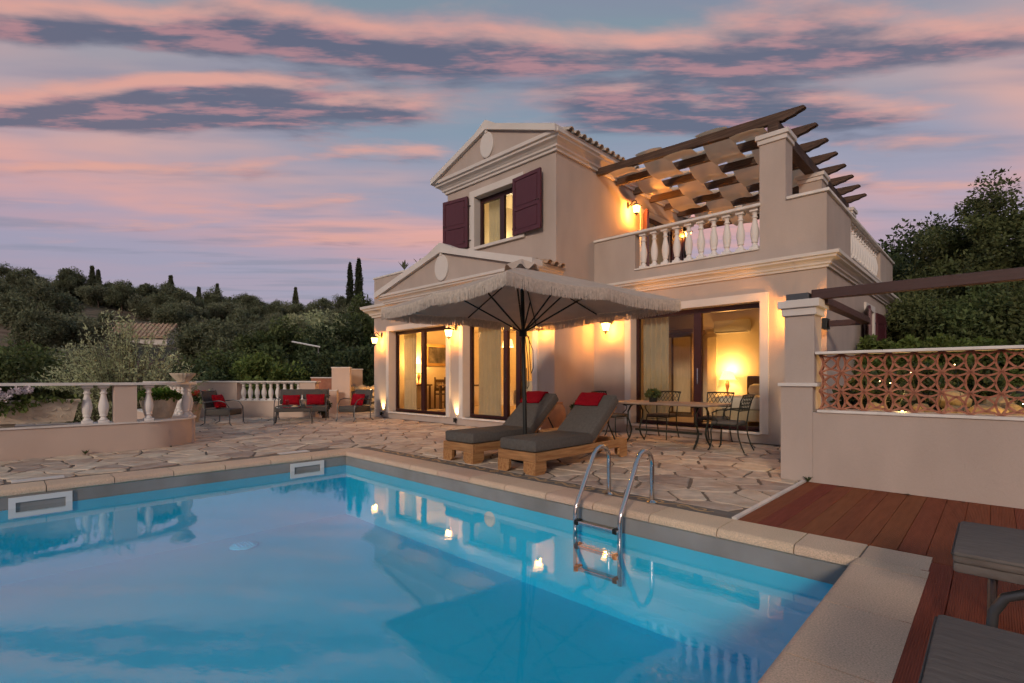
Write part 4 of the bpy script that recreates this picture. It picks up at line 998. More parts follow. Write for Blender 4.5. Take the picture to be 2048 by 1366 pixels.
# walls along the path beyond the nook
def slab(name, label, cat, d0, l0, d1, l1, z, m, th=.16):
    p, q = dl(d0, l0), dl(d1, l1); a = math.atan2((q - p).y, (q - p).x); ln = (q - p).length
    t_ = thing(name, label, cat, p, a); mb = MB(); mb.box(0, ln, 0, th, -.6, z); mb.build('wall', m, t_); mb = MB(); mb.bbox(-.02, ln + .02, -.02, th + .02, z + .001, z + .035, .004); mb.build('cap', 'marble_cap', t_); return t_
slab('path_wall', 'low pink wall right of the nook balustrade', 'wall', 16.4, -6.4, 16.4, -5.75, .74, 'stucco_pink')
t_ = slab('terracotta_screen', 'small terracotta screen wall above the nook balustrade end', 'wall', 17.3, -6.95, 17.3, -6.2, 1.16, 'terracotta')
slab('gate_wall', 'tall pink wall at the far path', 'wall', 16.8, -6.06, 16.8, -5.45, 1.50, 'stucco_pink'); slab('gate_wall', 'narrower pink wall just right of the tall path wall', 'wall', 17.6, -5.65, 17.9, -5.35, 1.46, 'stucco_pink')
# stone retaining wall by the path, lit by a small lamp
rw = thing('stone_wall', 'rough stone retaining wall glowing by the path left of the villa', 'wall', dl(17.2, -5.3))
for k in range(46):
    bm = bmesh.new(); bmesh.ops.create_icosphere(bm, subdivisions=1, radius=.17)
    s_ = rnd.uniform(.7, 1.25)
    for v in bm.verts: v.co = Vector((v.co.x * s_ * 1.2, v.co.y * s_, v.co.z * s_ * .72)) * (1 + .25 * mnoise.noise(v.co * 6 + Vector((k, 0, 0))))
    me = bpy.data.meshes.new('stone_piece'); bm.to_mesh(me); bm.free(); me.materials.append(MATS['rock'])
    ob('stone_piece', me, rw, RT * ((k % 9) * .21 - .5) + FW * rnd.uniform(-.06, .06) + Vector((0, 0, -.0 + (k // 9) * .2)))
pl = thing('path_light', 'small warm lamp on the stone wall by the path', 'lamp', dl(16.7, -4.72, .62))
mb = MB(); mb.lathe([(.05, 0), (.05, .1), (.03, .12), (.001, .12)], n=10); mb.build('body', 'iron', pl); mb = MB(); mb.lathe([(.001, .12), (.035, .13), (.035, .16), (.001, .17)], n=10); mb.build('bulb', 'bulb', pl)
light('bulb_light', 'POINT', pl, (0, 0, .3), 9, (1, .5, .12), .04)
# antenna mast among the trees
an = thing('aerial_mast', 'thin aerial mast with a long bar among the trees', 'antenna', dl(20, -7.74, .2))
mb = MB(); mb.tube([(0, 0, 0), (0, 0, 2.25)], .025, 6); mb.build('mast', 'grey_metal', an)
mb = MB(); mb.tube([RT * -1.05 + Vector((0, 0, 2.42)), Vector((0, 0, 2.22)), RT * .06 + Vector((0, 0, 2.21))], .035, 6)
for k in range(9): p = RT * (-1.0 + k * .12) + Vector((0, 0, 2.41 - k * .023)); mb.tube([p - FW * .2, p + FW * .2], .012, 4)
mb.build('boom', 'white_plastic', an)

# ---------------------------------------------------------------- parasol
um = thing('parasol', 'square grey beige parasol with a fringed edge over the loungers', 'parasol', (-4.80, 5.25, 0), R(-7.7))
S2 = 1.51; EZ = 2.20; PZ = 2.72
tilt = .018
def cz(x, y): return tilt * x
mb = MB(); mb.tube([(0, 0, 0), (-.035, -.01, 1.5), (-.06, -.02, PZ - .02)], [.030, .030, .026], 14); mb.build('pole', 'iron', um, smooth=True)
mb = MB(); mb.bbox(-.26, .26, -.26, .26, 0, .06, .02); mb.lathe([(.06, .06), (.06, .3), (.05, .32), (.04, .32)], n=16); mb.build('base', 'iron', um)
def edgept(s):      # s in 0..8 round the square by half sides
    c = [(-1, -1), (0, -1), (1, -1), (1, 0), (1, 1), (0, 1), (-1, 1), (-1, 0), (-1, -1)]
    i = min(7, int(s)); t = s - i; a, b = Vector(c[i]), Vector(c[i + 1])
    p = a.lerp(b, t) * S2; sag = 4 * t * (1 - t)
    n_ = p.normalized()
    return (p - n_ * .03 * sag, -.035 * sag)
def canopy_pt(s, v):
    p, dz = edgept(s); ph = PZ - (PZ - EZ) * (v ** 1.08)
    x, y = p.x * v, p.y * v
    return Vector((x - .05 * (1 - v), y - .02 * (1 - v), ph + dz * v * v + cz(x, y)))
def make_canopy():
    mb = MB(); nu, nv = 96, 14
    mb.grid(lambda u, v: canopy_pt(u * 8 % 8.0, .09 + .91 * v), nu, nv, close_u=True); mb.smooth = True
    return mb
cn = make_canopy().build('canopy', 'canvas', um, fix=False)
mb = MB()   # vent cap with scalloped rim
def vent(u, v):
    a = 2 * math.pi * u; r = (.02 + .24 * v) * (1 + .1 * math.cos(4 * a)); z = PZ + .13 - .15 * v + .04 * v * math.cos(8 * a)
    return Vector((r * math.cos(a) - .055, r * math.sin(a) - .02, z))
mb.grid(vent, 64, 8, close_u=True); mb.smooth = True; mb.build('vent', 'canvas', um, fix=False)
# edge hem and fringe
mb = MB(); fs_ = MB(); r2 = random.Random(3)
nst = 2700
hem_pts = [canopy_pt(k / 160 * 8 % 8, 1.0) for k in range(160)]
vs = [p for p in hem_pts] + [p - Vector((0, 0, .045)) for p in hem_pts]
mb.add(vs, [(i, (i + 1) % 160, 160 + (i + 1) % 160, 160 + i) for i in range(160)]); mb.build('hem', 'fringe', cn, fix=False)
for k in range(nst):
    s = 8 * k / nst; p = canopy_pt(s % 8, 1.0) - Vector((0, 0, .02)); q = canopy_pt((s + .004) % 8, 1.0) - Vector((0, 0, .02)); d = (q - p).normalized() * .0042
    ln = .125 + r2.uniform(-.010, .008) + (.02 if r2.random() < .03 else 0); sw = Vector((r2.gauss(0, .003), r2.gauss(0, .003), 0)); out = Vector((d.y, -d.x, 0)) * .8
    a, b = p + out * r2.uniform(-1, 1), p + sw - Vector((0, 0, ln * .5)); c = p + sw * 1.7 - Vector((0, 0, ln))
    fs_.add([a - d, a + d, b + d, b - d, c + d * .7, c - d * .7], [(0, 1, 2, 3), (3, 2, 4, 5)])
fo = fs_.build('fringe', 'fringe', cn, fix=False); fo['kind'] = 'stuff'
HUB = Vector((-.045, -.015, 1.80))
for k in range(8):
    e = canopy_pt(k, .98) - Vector((0, 0, .03)); m_ = canopy_pt(k, .12) - Vector((0, 0, .03)); c_ = canopy_pt(k, .52) - Vector((0, 0, .035))
    mb = MB(); mb.tube([m_, c_, e], .011, 6); rb = mb.build('rib', 'iron', um)
    mb = MB(); mb.tube([HUB + (c_ - HUB).normalized() * .05, c_], .012, 6); mb.build('strut', 'iron', rb)
mb = MB(); mb.lathe([(.03, -.06), (.06, -.05), (.06, .03), (.035, .05)], HUB, n=16); mb.build('hub', 'iron', um, smooth=True)
mb = MB(); mb.tube([HUB + Vector((.06, .03, -.03)), (.10, .05, 1.55), (.11, .05, 1.30), (.075, .04, 1.22), (.06, .03, 1.4), (.05, .03, 1.6), (.045, .02, 1.75)], .006, 5)
mb.tube([HUB + Vector((.05, .0, -.03)), (.05, .0, 1.4), (.06, .01, 1.05), (.03, .0, 1.0), (.02, 0, 1.3)], .006, 5); mb.build('cord', 'iron', um)

# ---------------------------------------------------------------- pool side loungers
def lounger(loc, label):
    t_ = thing('sun_lounger', label, 'sun lounger', loc, R(1.0))       # foot end faces -Y; x 0 centre, y 0 foot
    W, Ln = .62, 2.10; h0, h1 = .155, .265
    for sx in (-1, 1): mb = MB(); mb.bbox(sx * W / 2 - (.045 if sx > 0 else 0), sx * W / 2 + (.045 if sx < 0 else 0), .046, Ln - .046, h0, h1, .005); mb.build('side_rail', 'pine', t_)
    for y_ in (0, Ln - .045): mb = MB(); mb.bbox(-W / 2, W / 2, y_, y_ + .045, h0 + .0005, h1 + .0005, .005); mb.build('end_rail', 'pine_x', t_)
    for k in range(13):
        if k > 7: break
        mb = MB(); mb.bbox(-W / 2 + .05, W / 2 - .05, .08 + k * .15, .19 + k * .15, h1 - .05, h1 - .03, .003); mb.build('slat', 'pine_x', t_)
    for sx in (-1, 1):
        for y_, dy in ((.0, 1), (Ln, -1)):
            prof = [(y_, 0.001), (y_ + dy * .16, .001), (y_ + dy * .205, .04), (y_ + dy * .205, h0 - .001), (y_, h0 - .001)]
            mb = MB(); mb.prism(prof, 'x', sx * (W / 2 - .02) - .02, sx * (W / 2 - .02) + .02)
            px0, px1 = sorted((0, 1))
            if sx > 0: pr = [(W / 2 - .041, .001), (W / 2 - .15, .001), (W / 2 - .19, .04), (W / 2 - .19, h0 - .001), (W / 2 - .041, h0 - .001)]
            else: pr = [(-W / 2 + .041, .001), (-W / 2 + .15, .001), (-W / 2 + .19, .04), (-W / 2 + .19, h0 - .001), (-W / 2 + .041, h0 - .001)]
            mb.prism(pr, 'y', y_, y_ + dy * .04); mb.build('leg', 'pine', t_)
    mb = MB(); mb.bbox(-.30, .30, .015, 1.235, h1 + .002, h1 + .145, .028); cu = mb.build('cushion', 'cushion', t_, smooth=True)
    mb = MB(); mb.tube([(-.296, .03, h1 + .125), (-.28, .019, h1 + .125), (.28, .019, h1 + .125), (.296, .03, h1 + .125), (.296, 1.22, h1 + .125)], .004, 6); mb.tube([(-.296, .03, h1 + .022), (-.28, .019, h1 + .022), (.28, .019, h1 + .022), (.296, .03, h1 + .022), (.296, 1.22, h1 + .022)], .004, 6); mb.build('piping', 'cushion', cu)
    A = R(38); Mx = Matrix.Translation((0, 1.235, h1 + .01)) @ Matrix.Rotation(A, 4, 'X')
    mb = MB(); mb.bbox(-.30, .30, .02, .86, .0, .145, .028, Mx); cu = mb.build('back_cushion', 'cushion', t_, smooth=True)
    mb = MB(); mb.tube([Mx @ Vector(p) for p in ((.296, .03, .125), (.296, .84, .125), (.28, .857, .125), (-.28, .857, .125))], .004, 6); mb.tube([Mx @ Vector(p) for p in ((.296, .03, .022), (.296, .84, .022), (.28, .857, .022), (-.28, .857, .022))], .004, 6); mb.build('piping', 'cushion', cu)
    bf = MB(); bf.bbox(-.27, -.23, .0, .80, -.045, -.004, .004, Mx); bf.bbox(.23, .27, .0, .80, -.045, -.004, .004, Mx); bf.bbox(-.23, .23, .72, .78, -.04, -.006, .004, Mx); bf.bbox(-.23, .23, .3, .36, -.04, -.006, .004, Mx); bo = bf.build('back_frame', 'pine_x', t_)
    top = Mx @ Vector((0, .55, -.04)); mb = MB(); mb.tube([top + Vector((.2, 0, 0)), (.2, 1.95, h1 - .03)], .011, 6); mb.tube([top + Vector((-.2, 0, 0)), (-.2, 1.95, h1 - .03)], .011, 6); mb.build('prop', 'iron', t_)
    return t_
mat('pine_x', (.38, .20, .085), .6, var=.25, vscale=3.2, stretch=(1, 12, 12), bump=.25, bscale=14, color2=(.26, .115, .04), c2scale=2.4, c2amt=.75)
def towel(root_loc, label, zoff=0):
    W = .40; h1 = .265; A = R(38); Mx = Matrix.Translation((0, 1.235, h1 + .01)) @ Matrix.Rotation(A, 4, 'X')
    t_ = thing('red_towel', label, 'towel', root_loc, R(1.0))
    path = [(.58, .152), (.63, .156), (.70, .154), (.80, .157), (.855, .150), (.872, .125), (.874, .07), (.875, -.0)]
    def fn(u, v, off=0.0):
        i = min(len(path) - 2, int(v * (len(path) - 1))); t = v * (len(path) - 1) - i
        p = Vector(path[i]).lerp(Vector(path[i + 1]), t)
        return Mx @ Vector((-.29 + W * u + .012 * math.sin(5 * v + 2), p.x, p.y + .005 * math.sin(9 * u + 5 * v) + off))
    mb = MB(); mb.grid(lambda u, v: fn(u, v, .0), 14, 22); mb.smooth = True
    o_ = mb.build('cloth', 'red_cloth', t_, fix=False); md = o_.modifiers.new('s', 'SOLIDIFY'); md.thickness = .022; md.offset = 1
    return t_
L1, L2 = (-5.33, 4.44, 0), (-4.20, 4.42, 0)
lounger(L1, 'left pine lounger with grey cushions behind the parasol pole'); lounger(L2, 'right pine lounger with grey cushions nearer the pool ladder')
towel(L1, 'red towel over the backrest of the left lounger'); towel(L2, 'red towel over the backrest of the right lounger')
st = thing('side_table', 'low wooden side table between the two pine loungers', 'side table', (-4.77, 5.95, 0))
mb = MB(); mb.bbox(-.2, .2, -.2, .2, .34, .375, .005); mb.build('table_top', 'pine', st)
for ax in (-.18, .14):
    for ay in (-.18, .14): mb = MB(); mb.box(ax, ax + .04, ay, ay + .04, 0, .34); mb.build('leg', 'pine', st)
bo = thing('ashtray', 'small round steel ashtray on the side table between the loungers', 'ashtray', (-4.72, 6.0, .376))
mb = MB(); mb.lathe([(.03, 0), (.05, .006), (.062, .03), (.058, .052), (.048, .056), (.046, .05), (.05, .03), (.001, .02)], n=20); mb.build('bowl', 'steel', bo, smooth=True)

# ---------------------------------------------------------------- pool ladder
ld = thing('pool_ladder', 'stainless steel pool ladder with two arched handrails', 'ladder', (-2.51, 4.22, 0))
for sx in (-.232, .232):
    pts = [(sx, 0, .0), (sx, 0, .30)] + [(sx, -.14 + .14 * math.cos(R(a)), .36 + .135 * math.sin(R(a))) for a in (0, 25, 50, 75, 100, 125, 148)] + [(sx, -.52, .02), (sx, -.545, -.04), (sx, -.55, -.12), (sx, -.55, -.60)]
    mb = MB(); mb.tube(pts, .0215, 14); mb.build('handrail', 'steel', ld, smooth=True)
    mb = MB(); mb.lathe([(.05, 0), (.05, .012), (.03, .022), (.022, .03)], (sx, 0, 0), n=18); mb.build('flange', 'steel', ld, smooth=True)
for k, zz in enumerate((-.145, -.36, -.56)):
    mb = MB(); mb.bbox(-.232, .232, -.585, -.515, zz - .016, zz + .016, .008); mb.build('step', 'steel', ld)
    for sx in (-.2, .2): mb = MB(); mb.bbox(sx - .02, sx + .02, -.592, -.508, zz - .022, zz + .022, .005); mb.build('step_cap', 'iron', ld)

# ---------------------------------------------------------------- outdoor dining set
tb = thing('garden_table', 'long stone topped garden table on curved iron legs', 'table', (-4.12, 8.17, 0))
mb = MB(); mb.bbox(-.93, .93, -.46, .46, .70, .735, .012); mb.build('table_top', 'slate_top', tb)
for sx in (-1, 1):
    for sy in (-1, 1):
        x_ = sx * .62
        pts = [(x_, sy * .06, .69), (x_, sy * .16, .66), (x_, sy * .26, .56), (x_, sy * .255, .44), (x_, sy * .17, .30), (x_, sy * .14, .22), (x_, sy * .20, .11), (x_, sy * .29, .04), (x_, sy * .32, .005)]
        mb = MB(); mb.tube(pts, .016, 8); mb.build('leg', 'iron_green', tb, smooth=True)
    mb = MB(); mb.bbox(sx * .62 - .03, sx * .62 + .03, -.38, .38, .672, .699, .004); mb.build('bearer', 'iron_green', tb)
mb = MB(); mb.bbox(-.62, .62, -.02, .02, .205, .245, .004); mb.build('stretcher', 'iron_green', tb)
def iron_chair(loc, rz, label):
    """faces local -Y"""
    c = thing('iron_chair', label, 'chair', loc, rz, 'iron chairs at the garden table')
    for sx in (-1, 1):
        mb = MB(); mb.tube([(sx * .20, -.20, .42), (sx * .215, -.205, .30), (sx * .20, -.20, .15), (sx * .215, -.225, .04), (sx * .225, -.25, .006)], .011, 7); mb.build('leg', 'iron_green', c, smooth=True)
        mb = MB(); mb.tube([(sx * .235, .30, .875), (sx * .23, .265, .80), (sx * .215, .22, .60), (sx * .205, .20, .43), (sx * .20, .215, .25), (sx * .205, .27, .08), (sx * .21, .31, .006)], .011, 7); mb.build('leg', 'iron_green', c, smooth=True)
        mb = MB(); mb.tube([(sx * .225, .235, .66), (sx * .25, .12, .67), (sx * .26, -.06, .655), (sx * .255, -.17, .61), (sx * .235, -.16, .54), (sx * .215, -.10, .48), (sx * .205, -.12, .43)], .010, 7); mb.build('armrest', 'iron_green', c, smooth=True)
    mb = MB(); mb.tube([(-.2, -.2, .42), (.2, -.2, .42), (.2, .2, .42), (-.2, .2, .42), (-.2, -.2, .42)], .011, 6); mb.tube([(-.2, -.2, .39), (.2, -.2, .39)], .007, 5); mb.build('seat_frame', 'iron_green', c)
    mb = MB(); mb.bbox(-.205, .205, -.215, .19, .425, .475, .018); mb.build('seat_pad', 'cushion', c, smooth=True)
    mb = MB(); mb.tube([(-.245, .305, .885), (-.12, .315, .892), (.12, .315, .892), (.245, .305, .885)], .015, 8); mb.build('top_rail', 'iron_green', c, smooth=True)
    mb = MB(); mb.tube([(-.215, .23, .645), (.215, .23, .645)], .009, 6); mb.build('lower_rail', 'iron_green', c)
    mb = MB()
    def bp_(u, z): return ((u - .5) * .43, .23 + (z - .645) / .235 * .075, z)
    nn = 6
    for k in range(-2, nn):
        for s in (1, -1):
            seg = []
            for i in range(9):
                t = i / 8; u = (k + t * 2) / nn
                if s < 0: u = 1 - u
                if 0 <= u <= 1: seg.append(bp_(u, .645 + .235 * t))
            if len(seg) > 1: mb.tube(seg, .006, 5, False)
    mb.build('lattice', 'iron_green', c)
    return c
iron_chair((-3.06, 8.17, 0), R(-90), 'iron lattice chair at the right end of the garden table')
iron_chair((-3.62, 8.95, 0), R(0), 'iron lattice chair at the far side of the table, right one, before the lit pane')
iron_chair((-4.62, 8.93, 0), R(0), 'iron lattice chair at the far side of the table behind the flower pot')
iron_chair((-5.32, 8.30, 0), R(90), 'iron lattice chair at the left end of the table behind the lounger')

# ---------------------------------------------------------------- sofa group
def wicker_seat(loc, rz, label, cat, W, name):
    """faces local -Y"""
    c = thing(name, label, cat, loc, rz)
    D = .62
    mb = MB(); mb.bbox(-W / 2, W / 2, -D / 2, D / 2, .24, .40, .03); mb.build('seat', 'wicker', c, smooth=True)
    Mx = Matrix.Translation((0, D / 2 - .06, .40)) @ Matrix.Rotation(R(-14), 4, 'X')
    mb = MB(); mb.bbox(-W / 2 + .02, W / 2 - .02, 0, .035, .03, .46, .012, Mx); mb.build('backrest', 'wicker', c, smooth=True)
    for sx in (-1, 1):
        x_ = sx * (W / 2 + .01)
        mb = MB(); mb.tube([(x_, -D / 2 - .06, .003), (x_, -D / 2 - .02, .05), (x_, -D / 2 - .01, .3), (x_, -D / 2 + .0, .44), (x_, -D / 2 + .09, .565), (x_, -D / 2 + .24, .605), (x_, .1, .585), (x_, D / 2 + .03, .555)], .013, 8); mb.build('arm_frame', 'grey_metal', c, smooth=True)
        mb = MB(); mb.tube([(x_, D / 2 + .08, .003), (x_, D / 2 - .03, .06), (x_, D / 2 - .04, .40), (x_, D / 2 + .07, .86)], .013, 8); mb.build('leg', 'grey_metal', c, smooth=True)
    return c
def pillow(loc, rz, label, w_=.42, h_=.34, lean=-20):
    o_ = None; mb = MB()
    def fn(u, v):
        x, z = u * 2 - 1, v * 2 - 1; t = (1 - x ** 4) * (1 - z ** 4)
        return (x * w_ / 2 * (1 - .06 * (1 - abs(z))), 0, z * h_ / 2 * (1 - .06 * (1 - abs(x)))), t
    n_ = 13
    f = lambda s: (lambda u, v: (fn(u, v)[0][0], s * .075 * fn(u, v)[1] ** .6, fn(u, v)[0][2] + h_ / 2))
    mb.grid(f(1), n_, n_); mb.grid(f(-1), n_, n_); mb.smooth = True
    o_ = mb.build('red_cushion', 'red_cloth', fix=True); o_.location = loc; o_.rotation_euler = Matrix.Rotation(rz, 3, 'Z').to_4x4().to_3x3().to_euler(); o_.rotation_euler = (R(lean), 0, rz)
    return tag(o_, label, 'cushion')
def facing(dx, dy): return math.atan2(dx, -dy)      # turn so that local -Y looks along (dx, dy)
aS = facing(.85, -.52); cS = Vector((-13.88, 5.96, 0))
wicker_seat(cS, aS, 'grey wicker two seat sofa with red cushions behind the low table', 'sofa', 1.30, 'wicker_sofa')
def loc_on(c, a, x, y, z): v = Matrix.Rotation(a, 3, 'Z') @ Vector((x, y, z)); return Vector(c) + v
pillow(loc_on(cS, aS, -.30, .06, .41), aS, 'red cushion at the left of the wicker sofa', .46, .30); pillow(loc_on(cS, aS, .33, .06, .41), aS, 'red cushion at the right of the wicker sofa', .50, .32)
a1 = facing(.72, .70); c1 = Vector((-13.86, 3.98, 0)); wicker_seat(c1, a1, 'grey wicker armchair with a red cushion at the left of the sofa group', 'armchair', .60, 'wicker_armchair'); pillow(loc_on(c1, a1, 0, .05, .41), a1, 'red cushion on the left wicker armchair', .44, .36)
a3 = facing(.30, -.95); c3 = Vector((-12.62, 6.86, 0)); wicker_seat(c3, a3, 'grey wicker armchair with a red cushion near the villa corner', 'armchair', .60, 'wicker_armchair'); pillow(loc_on(c3, a3, 0, .06, .41), a3, 'red cushion on the wicker armchair near the villa corner', .44, .34)
aT = facing(.90, -.44); cT = Vector((-12.85, 5.30, 0))
ct = thing('coffee_table', 'low wicker coffee table with splayed legs and glasses', 'table', cT, aT)
mb = MB(); mb.bbox(-.42, .42, -.22, .22, .31, .40, .015); mb.build('table_frame', 'wicker', ct); mb = MB(); mb.bbox(-.44, .44, -.24, .24, .402, .414, .004); mb.build('glass_top', 'clear_glass', ct)
for sx in (-1, 1):
    for sy in (-1, 1): mb = MB(); mb.tube([(sx * .38, sy * .18, .33), (sx * .44, sy * .22, .004)], .017, 8); mb.build('leg', 'grey_metal', ct)
def wineglass(p, label):
    g_ = thing('wine_glass', label, 'glass', p, 0, 'wine glasses on the coffee table')
    mb = MB(); mb.lathe([(.035, 0), (.034, .004), (.006, .01), (.005, .09)], n=14); mb.build('stem', 'clear_glass', g_, smooth=True)
    mb = MB(); mb.lathe([(.006, .09), (.03, .105), (.043, .14), (.04, .175), (.034, .20)], n=16, cap=False); mb.build('bowl', 'white_glass', g_, smooth=True)
clear_mat('white_glass', (.80, .80, .80), 1.6, rough=.05)
wineglass(loc_on(cT, aT, -.28, -.05, .415), 'wine glass at the left end of the coffee table'); wineglass(loc_on(cT, aT, -.14, -.08, .415), 'wine glass in the middle of the coffee table')
ib = thing('ice_bucket', 'steel wine bucket holding a bottle on the coffee table', 'bucket', loc_on(cT, aT, .22, 0, .415))
mb = MB(); mb.lathe([(.075, 0), (.08, .01), (.09, .19), (.095, .2), (.088, .2), (.078, .02), (.001, .015)], n=20); mb.build('bucket', 'steel', ib, smooth=True)
bt = thing('wine_bottle', 'pale wine bottle standing in the steel bucket', 'bottle', loc_on(cT, aT, .20, 0, .435))
mb = MB(); mb.lathe([(.037, 0), (.037, .17), (.014, .22), (.013, .29), (.015, .295), (.001, .30)], n=14); mb.build('glass_body', 'white_plastic', bt, smooth=True)
fd = thing('snack_plate', 'small plate of yellow snacks on the coffee table', 'plate', loc_on(cT, aT, .03, .02, .415)); mb = MB(); mb.lathe([(.06, 0), (.10, .012), (.098, .016), (.001, .008)], n=18); mb.build('plate', 'white_plastic', fd, smooth=True)
mb = MB(); mb.lathe([(.085, .012), (.06, .04), (.02, .06), (.001, .062)], n=10); mb.build('snacks', 'ornament', fd)

# ---------------------------------------------------------------- near loungers on the deck
def steel_lounger(loc, label):
    """foot end faces local -X"""
    t_ = thing('deck_lounger', label, 'sun lounger', loc)
    W = .64
    for a, b in ((0, .60), (.61, 1.2), (1.21, 1.9)):
        mb = MB(); mb.bbox(a, b, -W / 2, W / 2, .375, .425, .016); cu = mb.build('cushion', 'cushion_brown', t_, smooth=True); mb = MB(); mb.tube([(b - .01, -W / 2 - .001, .41), (a + .012, -W / 2 - .001, .41), (a - .001, -W / 2 + .012, .41), (a - .001, W / 2 - .012, .41)], .0035, 6); mb.build('piping', 'cushion', cu)
        mb = MB(); mb.bbox(a + .002, b - .002, -W / 2 + .004, W / 2 - .004, .335, .378, .012); mb.build('cushion_base', 'cushion_brown', t_, smooth=True)
    for sy in (-1, 1):
        mb = MB(); mb.tube([(.12, sy * .27, .003), (.12, sy * .27, .12), (.125, sy * .27, .19), (.16, sy * .27, .26), (.24, sy * .27, .305), (.36, sy * .27, .32), (1.88, sy * .27, .32)], .019, 12); mb.build('side_rail', 'grey_metal', t_, smooth=True)
        mb = MB(); mb.tube([(1.7, sy * .27, .003), (1.7, sy * .27, .31)], .019, 10); mb.build('leg', 'grey_metal', t_, smooth=True)
    mb = MB(); mb.tube([(.12, -.27, .16), (.12, .27, .16)], .015, 10); mb.build('crossbar', 'grey_metal', t_)
    mb = MB(); mb.tube([(.30, -.29, .345), (.30, -.30, .31), (.31, -.27, .285), (.33, -.30, .29), (.30, -.305, .275), (.25, -.30, .26)], .005, 5); mb.tube([(.31, -.295, .28), (.28, -.31, .25), (.24, -.30, .235)], .004, 5); mb.tube([(.31, -.29, .30), (.335, -.305, .275), (.345, -.30, .285), (.31, -.30, .29)], .007, 5); mb.build('tie', 'cushion', t_)
    return t_
steel_lounger((-.13, 3.12, 0), 'grey cushioned steel lounger on the red deck, farther of the two'); steel_lounger((-.13, 1.72, 0), 'grey cushioned steel lounger on the red deck, nearest the camera')
# ---------------------------------------------------------------- vegetation
def leaf_mesh(name, m, pts_fn, count, size, seed, elong=1.8, up=.25):
    """many small leaf faces; pts_fn(r) -> (point, outward direction, shade 0..1)"""
    r = random.Random(seed); vs = []; fs = []; ts = []
    for i in range(count):
        p, d, sh = pts_fn(r)
        a = Vector((r.gauss(0, 1), r.gauss(0, 1), r.gauss(0, 1))) + d * .8
        a.normalize(); b = a.cross(Vector((r.gauss(0, 1), r.gauss(0, 1), r.gauss(0, 1) + up))); b.normalize()
        s = size * r.uniform(.6, 1.4)
        o = len(vs); vs += [p - b * s * .5, p + a * s * elong * .5, p + b * s * .5 + a * s * elong * .1, p + a * s * elong]
        vs[o + 1] = p + a * s * elong * .45 - b * s * .45; vs[o + 2] = p + a * s * elong; vs[o + 3] = p + a * s * elong * .45 + b * s * .45; vs[o] = p
        fs.append((o, o + 1, o + 2, o + 3)); ts += [sh] * 4
    me = bpy.data.meshes.new(name); me.from_pydata([tuple(v) for v in vs], [], fs)
    at = me.attributes.new('tint', 'FLOAT', 'POINT'); at.data.foreach_set('value', np.array(ts, dtype=np.float32))
    me.materials.append(MATS[m]); return me
def clumps(seed, n, rx, ry, rz, z0, cr, flat=.0):
    """clump centres in an ellipsoid crown"""
    r = random.Random(seed); out = []
    while len(out) < n:
        v = Vector((r.uniform(-1, 1), r.uniform(-1, 1), r.uniform(-1, 1)))
        if v.length > 1 or v.length < .25: continue
        out.append((Vector((v.x * rx, v.y * ry, z0 + v.z * rz)), cr * r.uniform(.6, 1.35), r.random()))
    return out
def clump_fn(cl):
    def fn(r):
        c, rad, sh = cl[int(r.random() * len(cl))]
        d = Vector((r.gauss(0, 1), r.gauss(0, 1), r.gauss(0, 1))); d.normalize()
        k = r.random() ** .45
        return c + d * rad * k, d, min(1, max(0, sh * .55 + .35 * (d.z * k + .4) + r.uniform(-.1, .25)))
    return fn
def trunk_mesh(name, h, r0, limbs, seed, spread=.5):
    r = random.Random(seed); mb = MB()
    mb.tube([(0, 0, -.4), (r.uniform(-.05, .05), r.uniform(-.05, .05), h * .4), (r.uniform(-.1, .1), r.uniform(-.1, .1), h)], [r0, r0 * .75, r0 * .5], 8)
    for k in range(limbs):
        a = 2 * math.pi * k / limbs + r.uniform(-.4, .4); z = h * r.uniform(.55, 1); L_ = h * spread * r.uniform(.6, 1.1)
        e = Vector((math.cos(a) * L_, math.sin(a) * L_, z + L_ * r.uniform(.5, 1.0)))
        s = Vector((0, 0, z)); m_ = s.lerp(e, .5) + Vector((0, 0, -.05 * L_))
        mb.tube([s, m_, e], [r0 * .45, r0 * .3, r0 * .1], 6)
        e2 = m_ + Vector((r.uniform(-.5, .5) * L_, r.uniform(-.5, .5) * L_, .5 * L_)); mb.tube([m_, e2], [r0 * .25, r0 * .06], 5)
    mb.smooth = True; return mb.mesh(name, 'bark', False)
# --- far hillside trees: a few crown shapes shared by all
HT = []
for k in range(5):
    wide = (1.0, 1.15, .9, 1.25, 1.05)[k]; tall = (1.0, .85, 1.15, .8, 1.3)[k]
    cl = clumps(40 + k, 26, 1.75 * wide, 1.75 * wide, 1.35 * tall, 2.35 * tall, .72)
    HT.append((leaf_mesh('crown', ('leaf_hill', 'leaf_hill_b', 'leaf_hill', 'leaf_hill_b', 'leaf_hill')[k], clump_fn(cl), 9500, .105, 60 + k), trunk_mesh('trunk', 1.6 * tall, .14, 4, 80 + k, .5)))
def cyp_fn(h, rmax, ph):
    def fn(r):
        z = r.random() ** .85; rad = rmax * (min(1, z * 5) ** .6) * (1 - z ** 2.4) ** .8 + .03
        a = r.uniform(0, 2 * math.pi); k = r.random() ** .35
        lump = 1 + .22 * math.sin(a * 3 + z * 19 + ph)
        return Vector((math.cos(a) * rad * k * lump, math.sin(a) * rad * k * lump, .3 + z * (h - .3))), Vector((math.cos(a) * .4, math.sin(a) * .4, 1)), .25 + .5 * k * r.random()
    return fn
CY = leaf_mesh('crown', 'leaf_cypress', cyp_fn(8, .75, 0), 6500, .13, 5, 2.2); CYT = trunk_mesh('trunk', 2.0, .12, 0, 6)
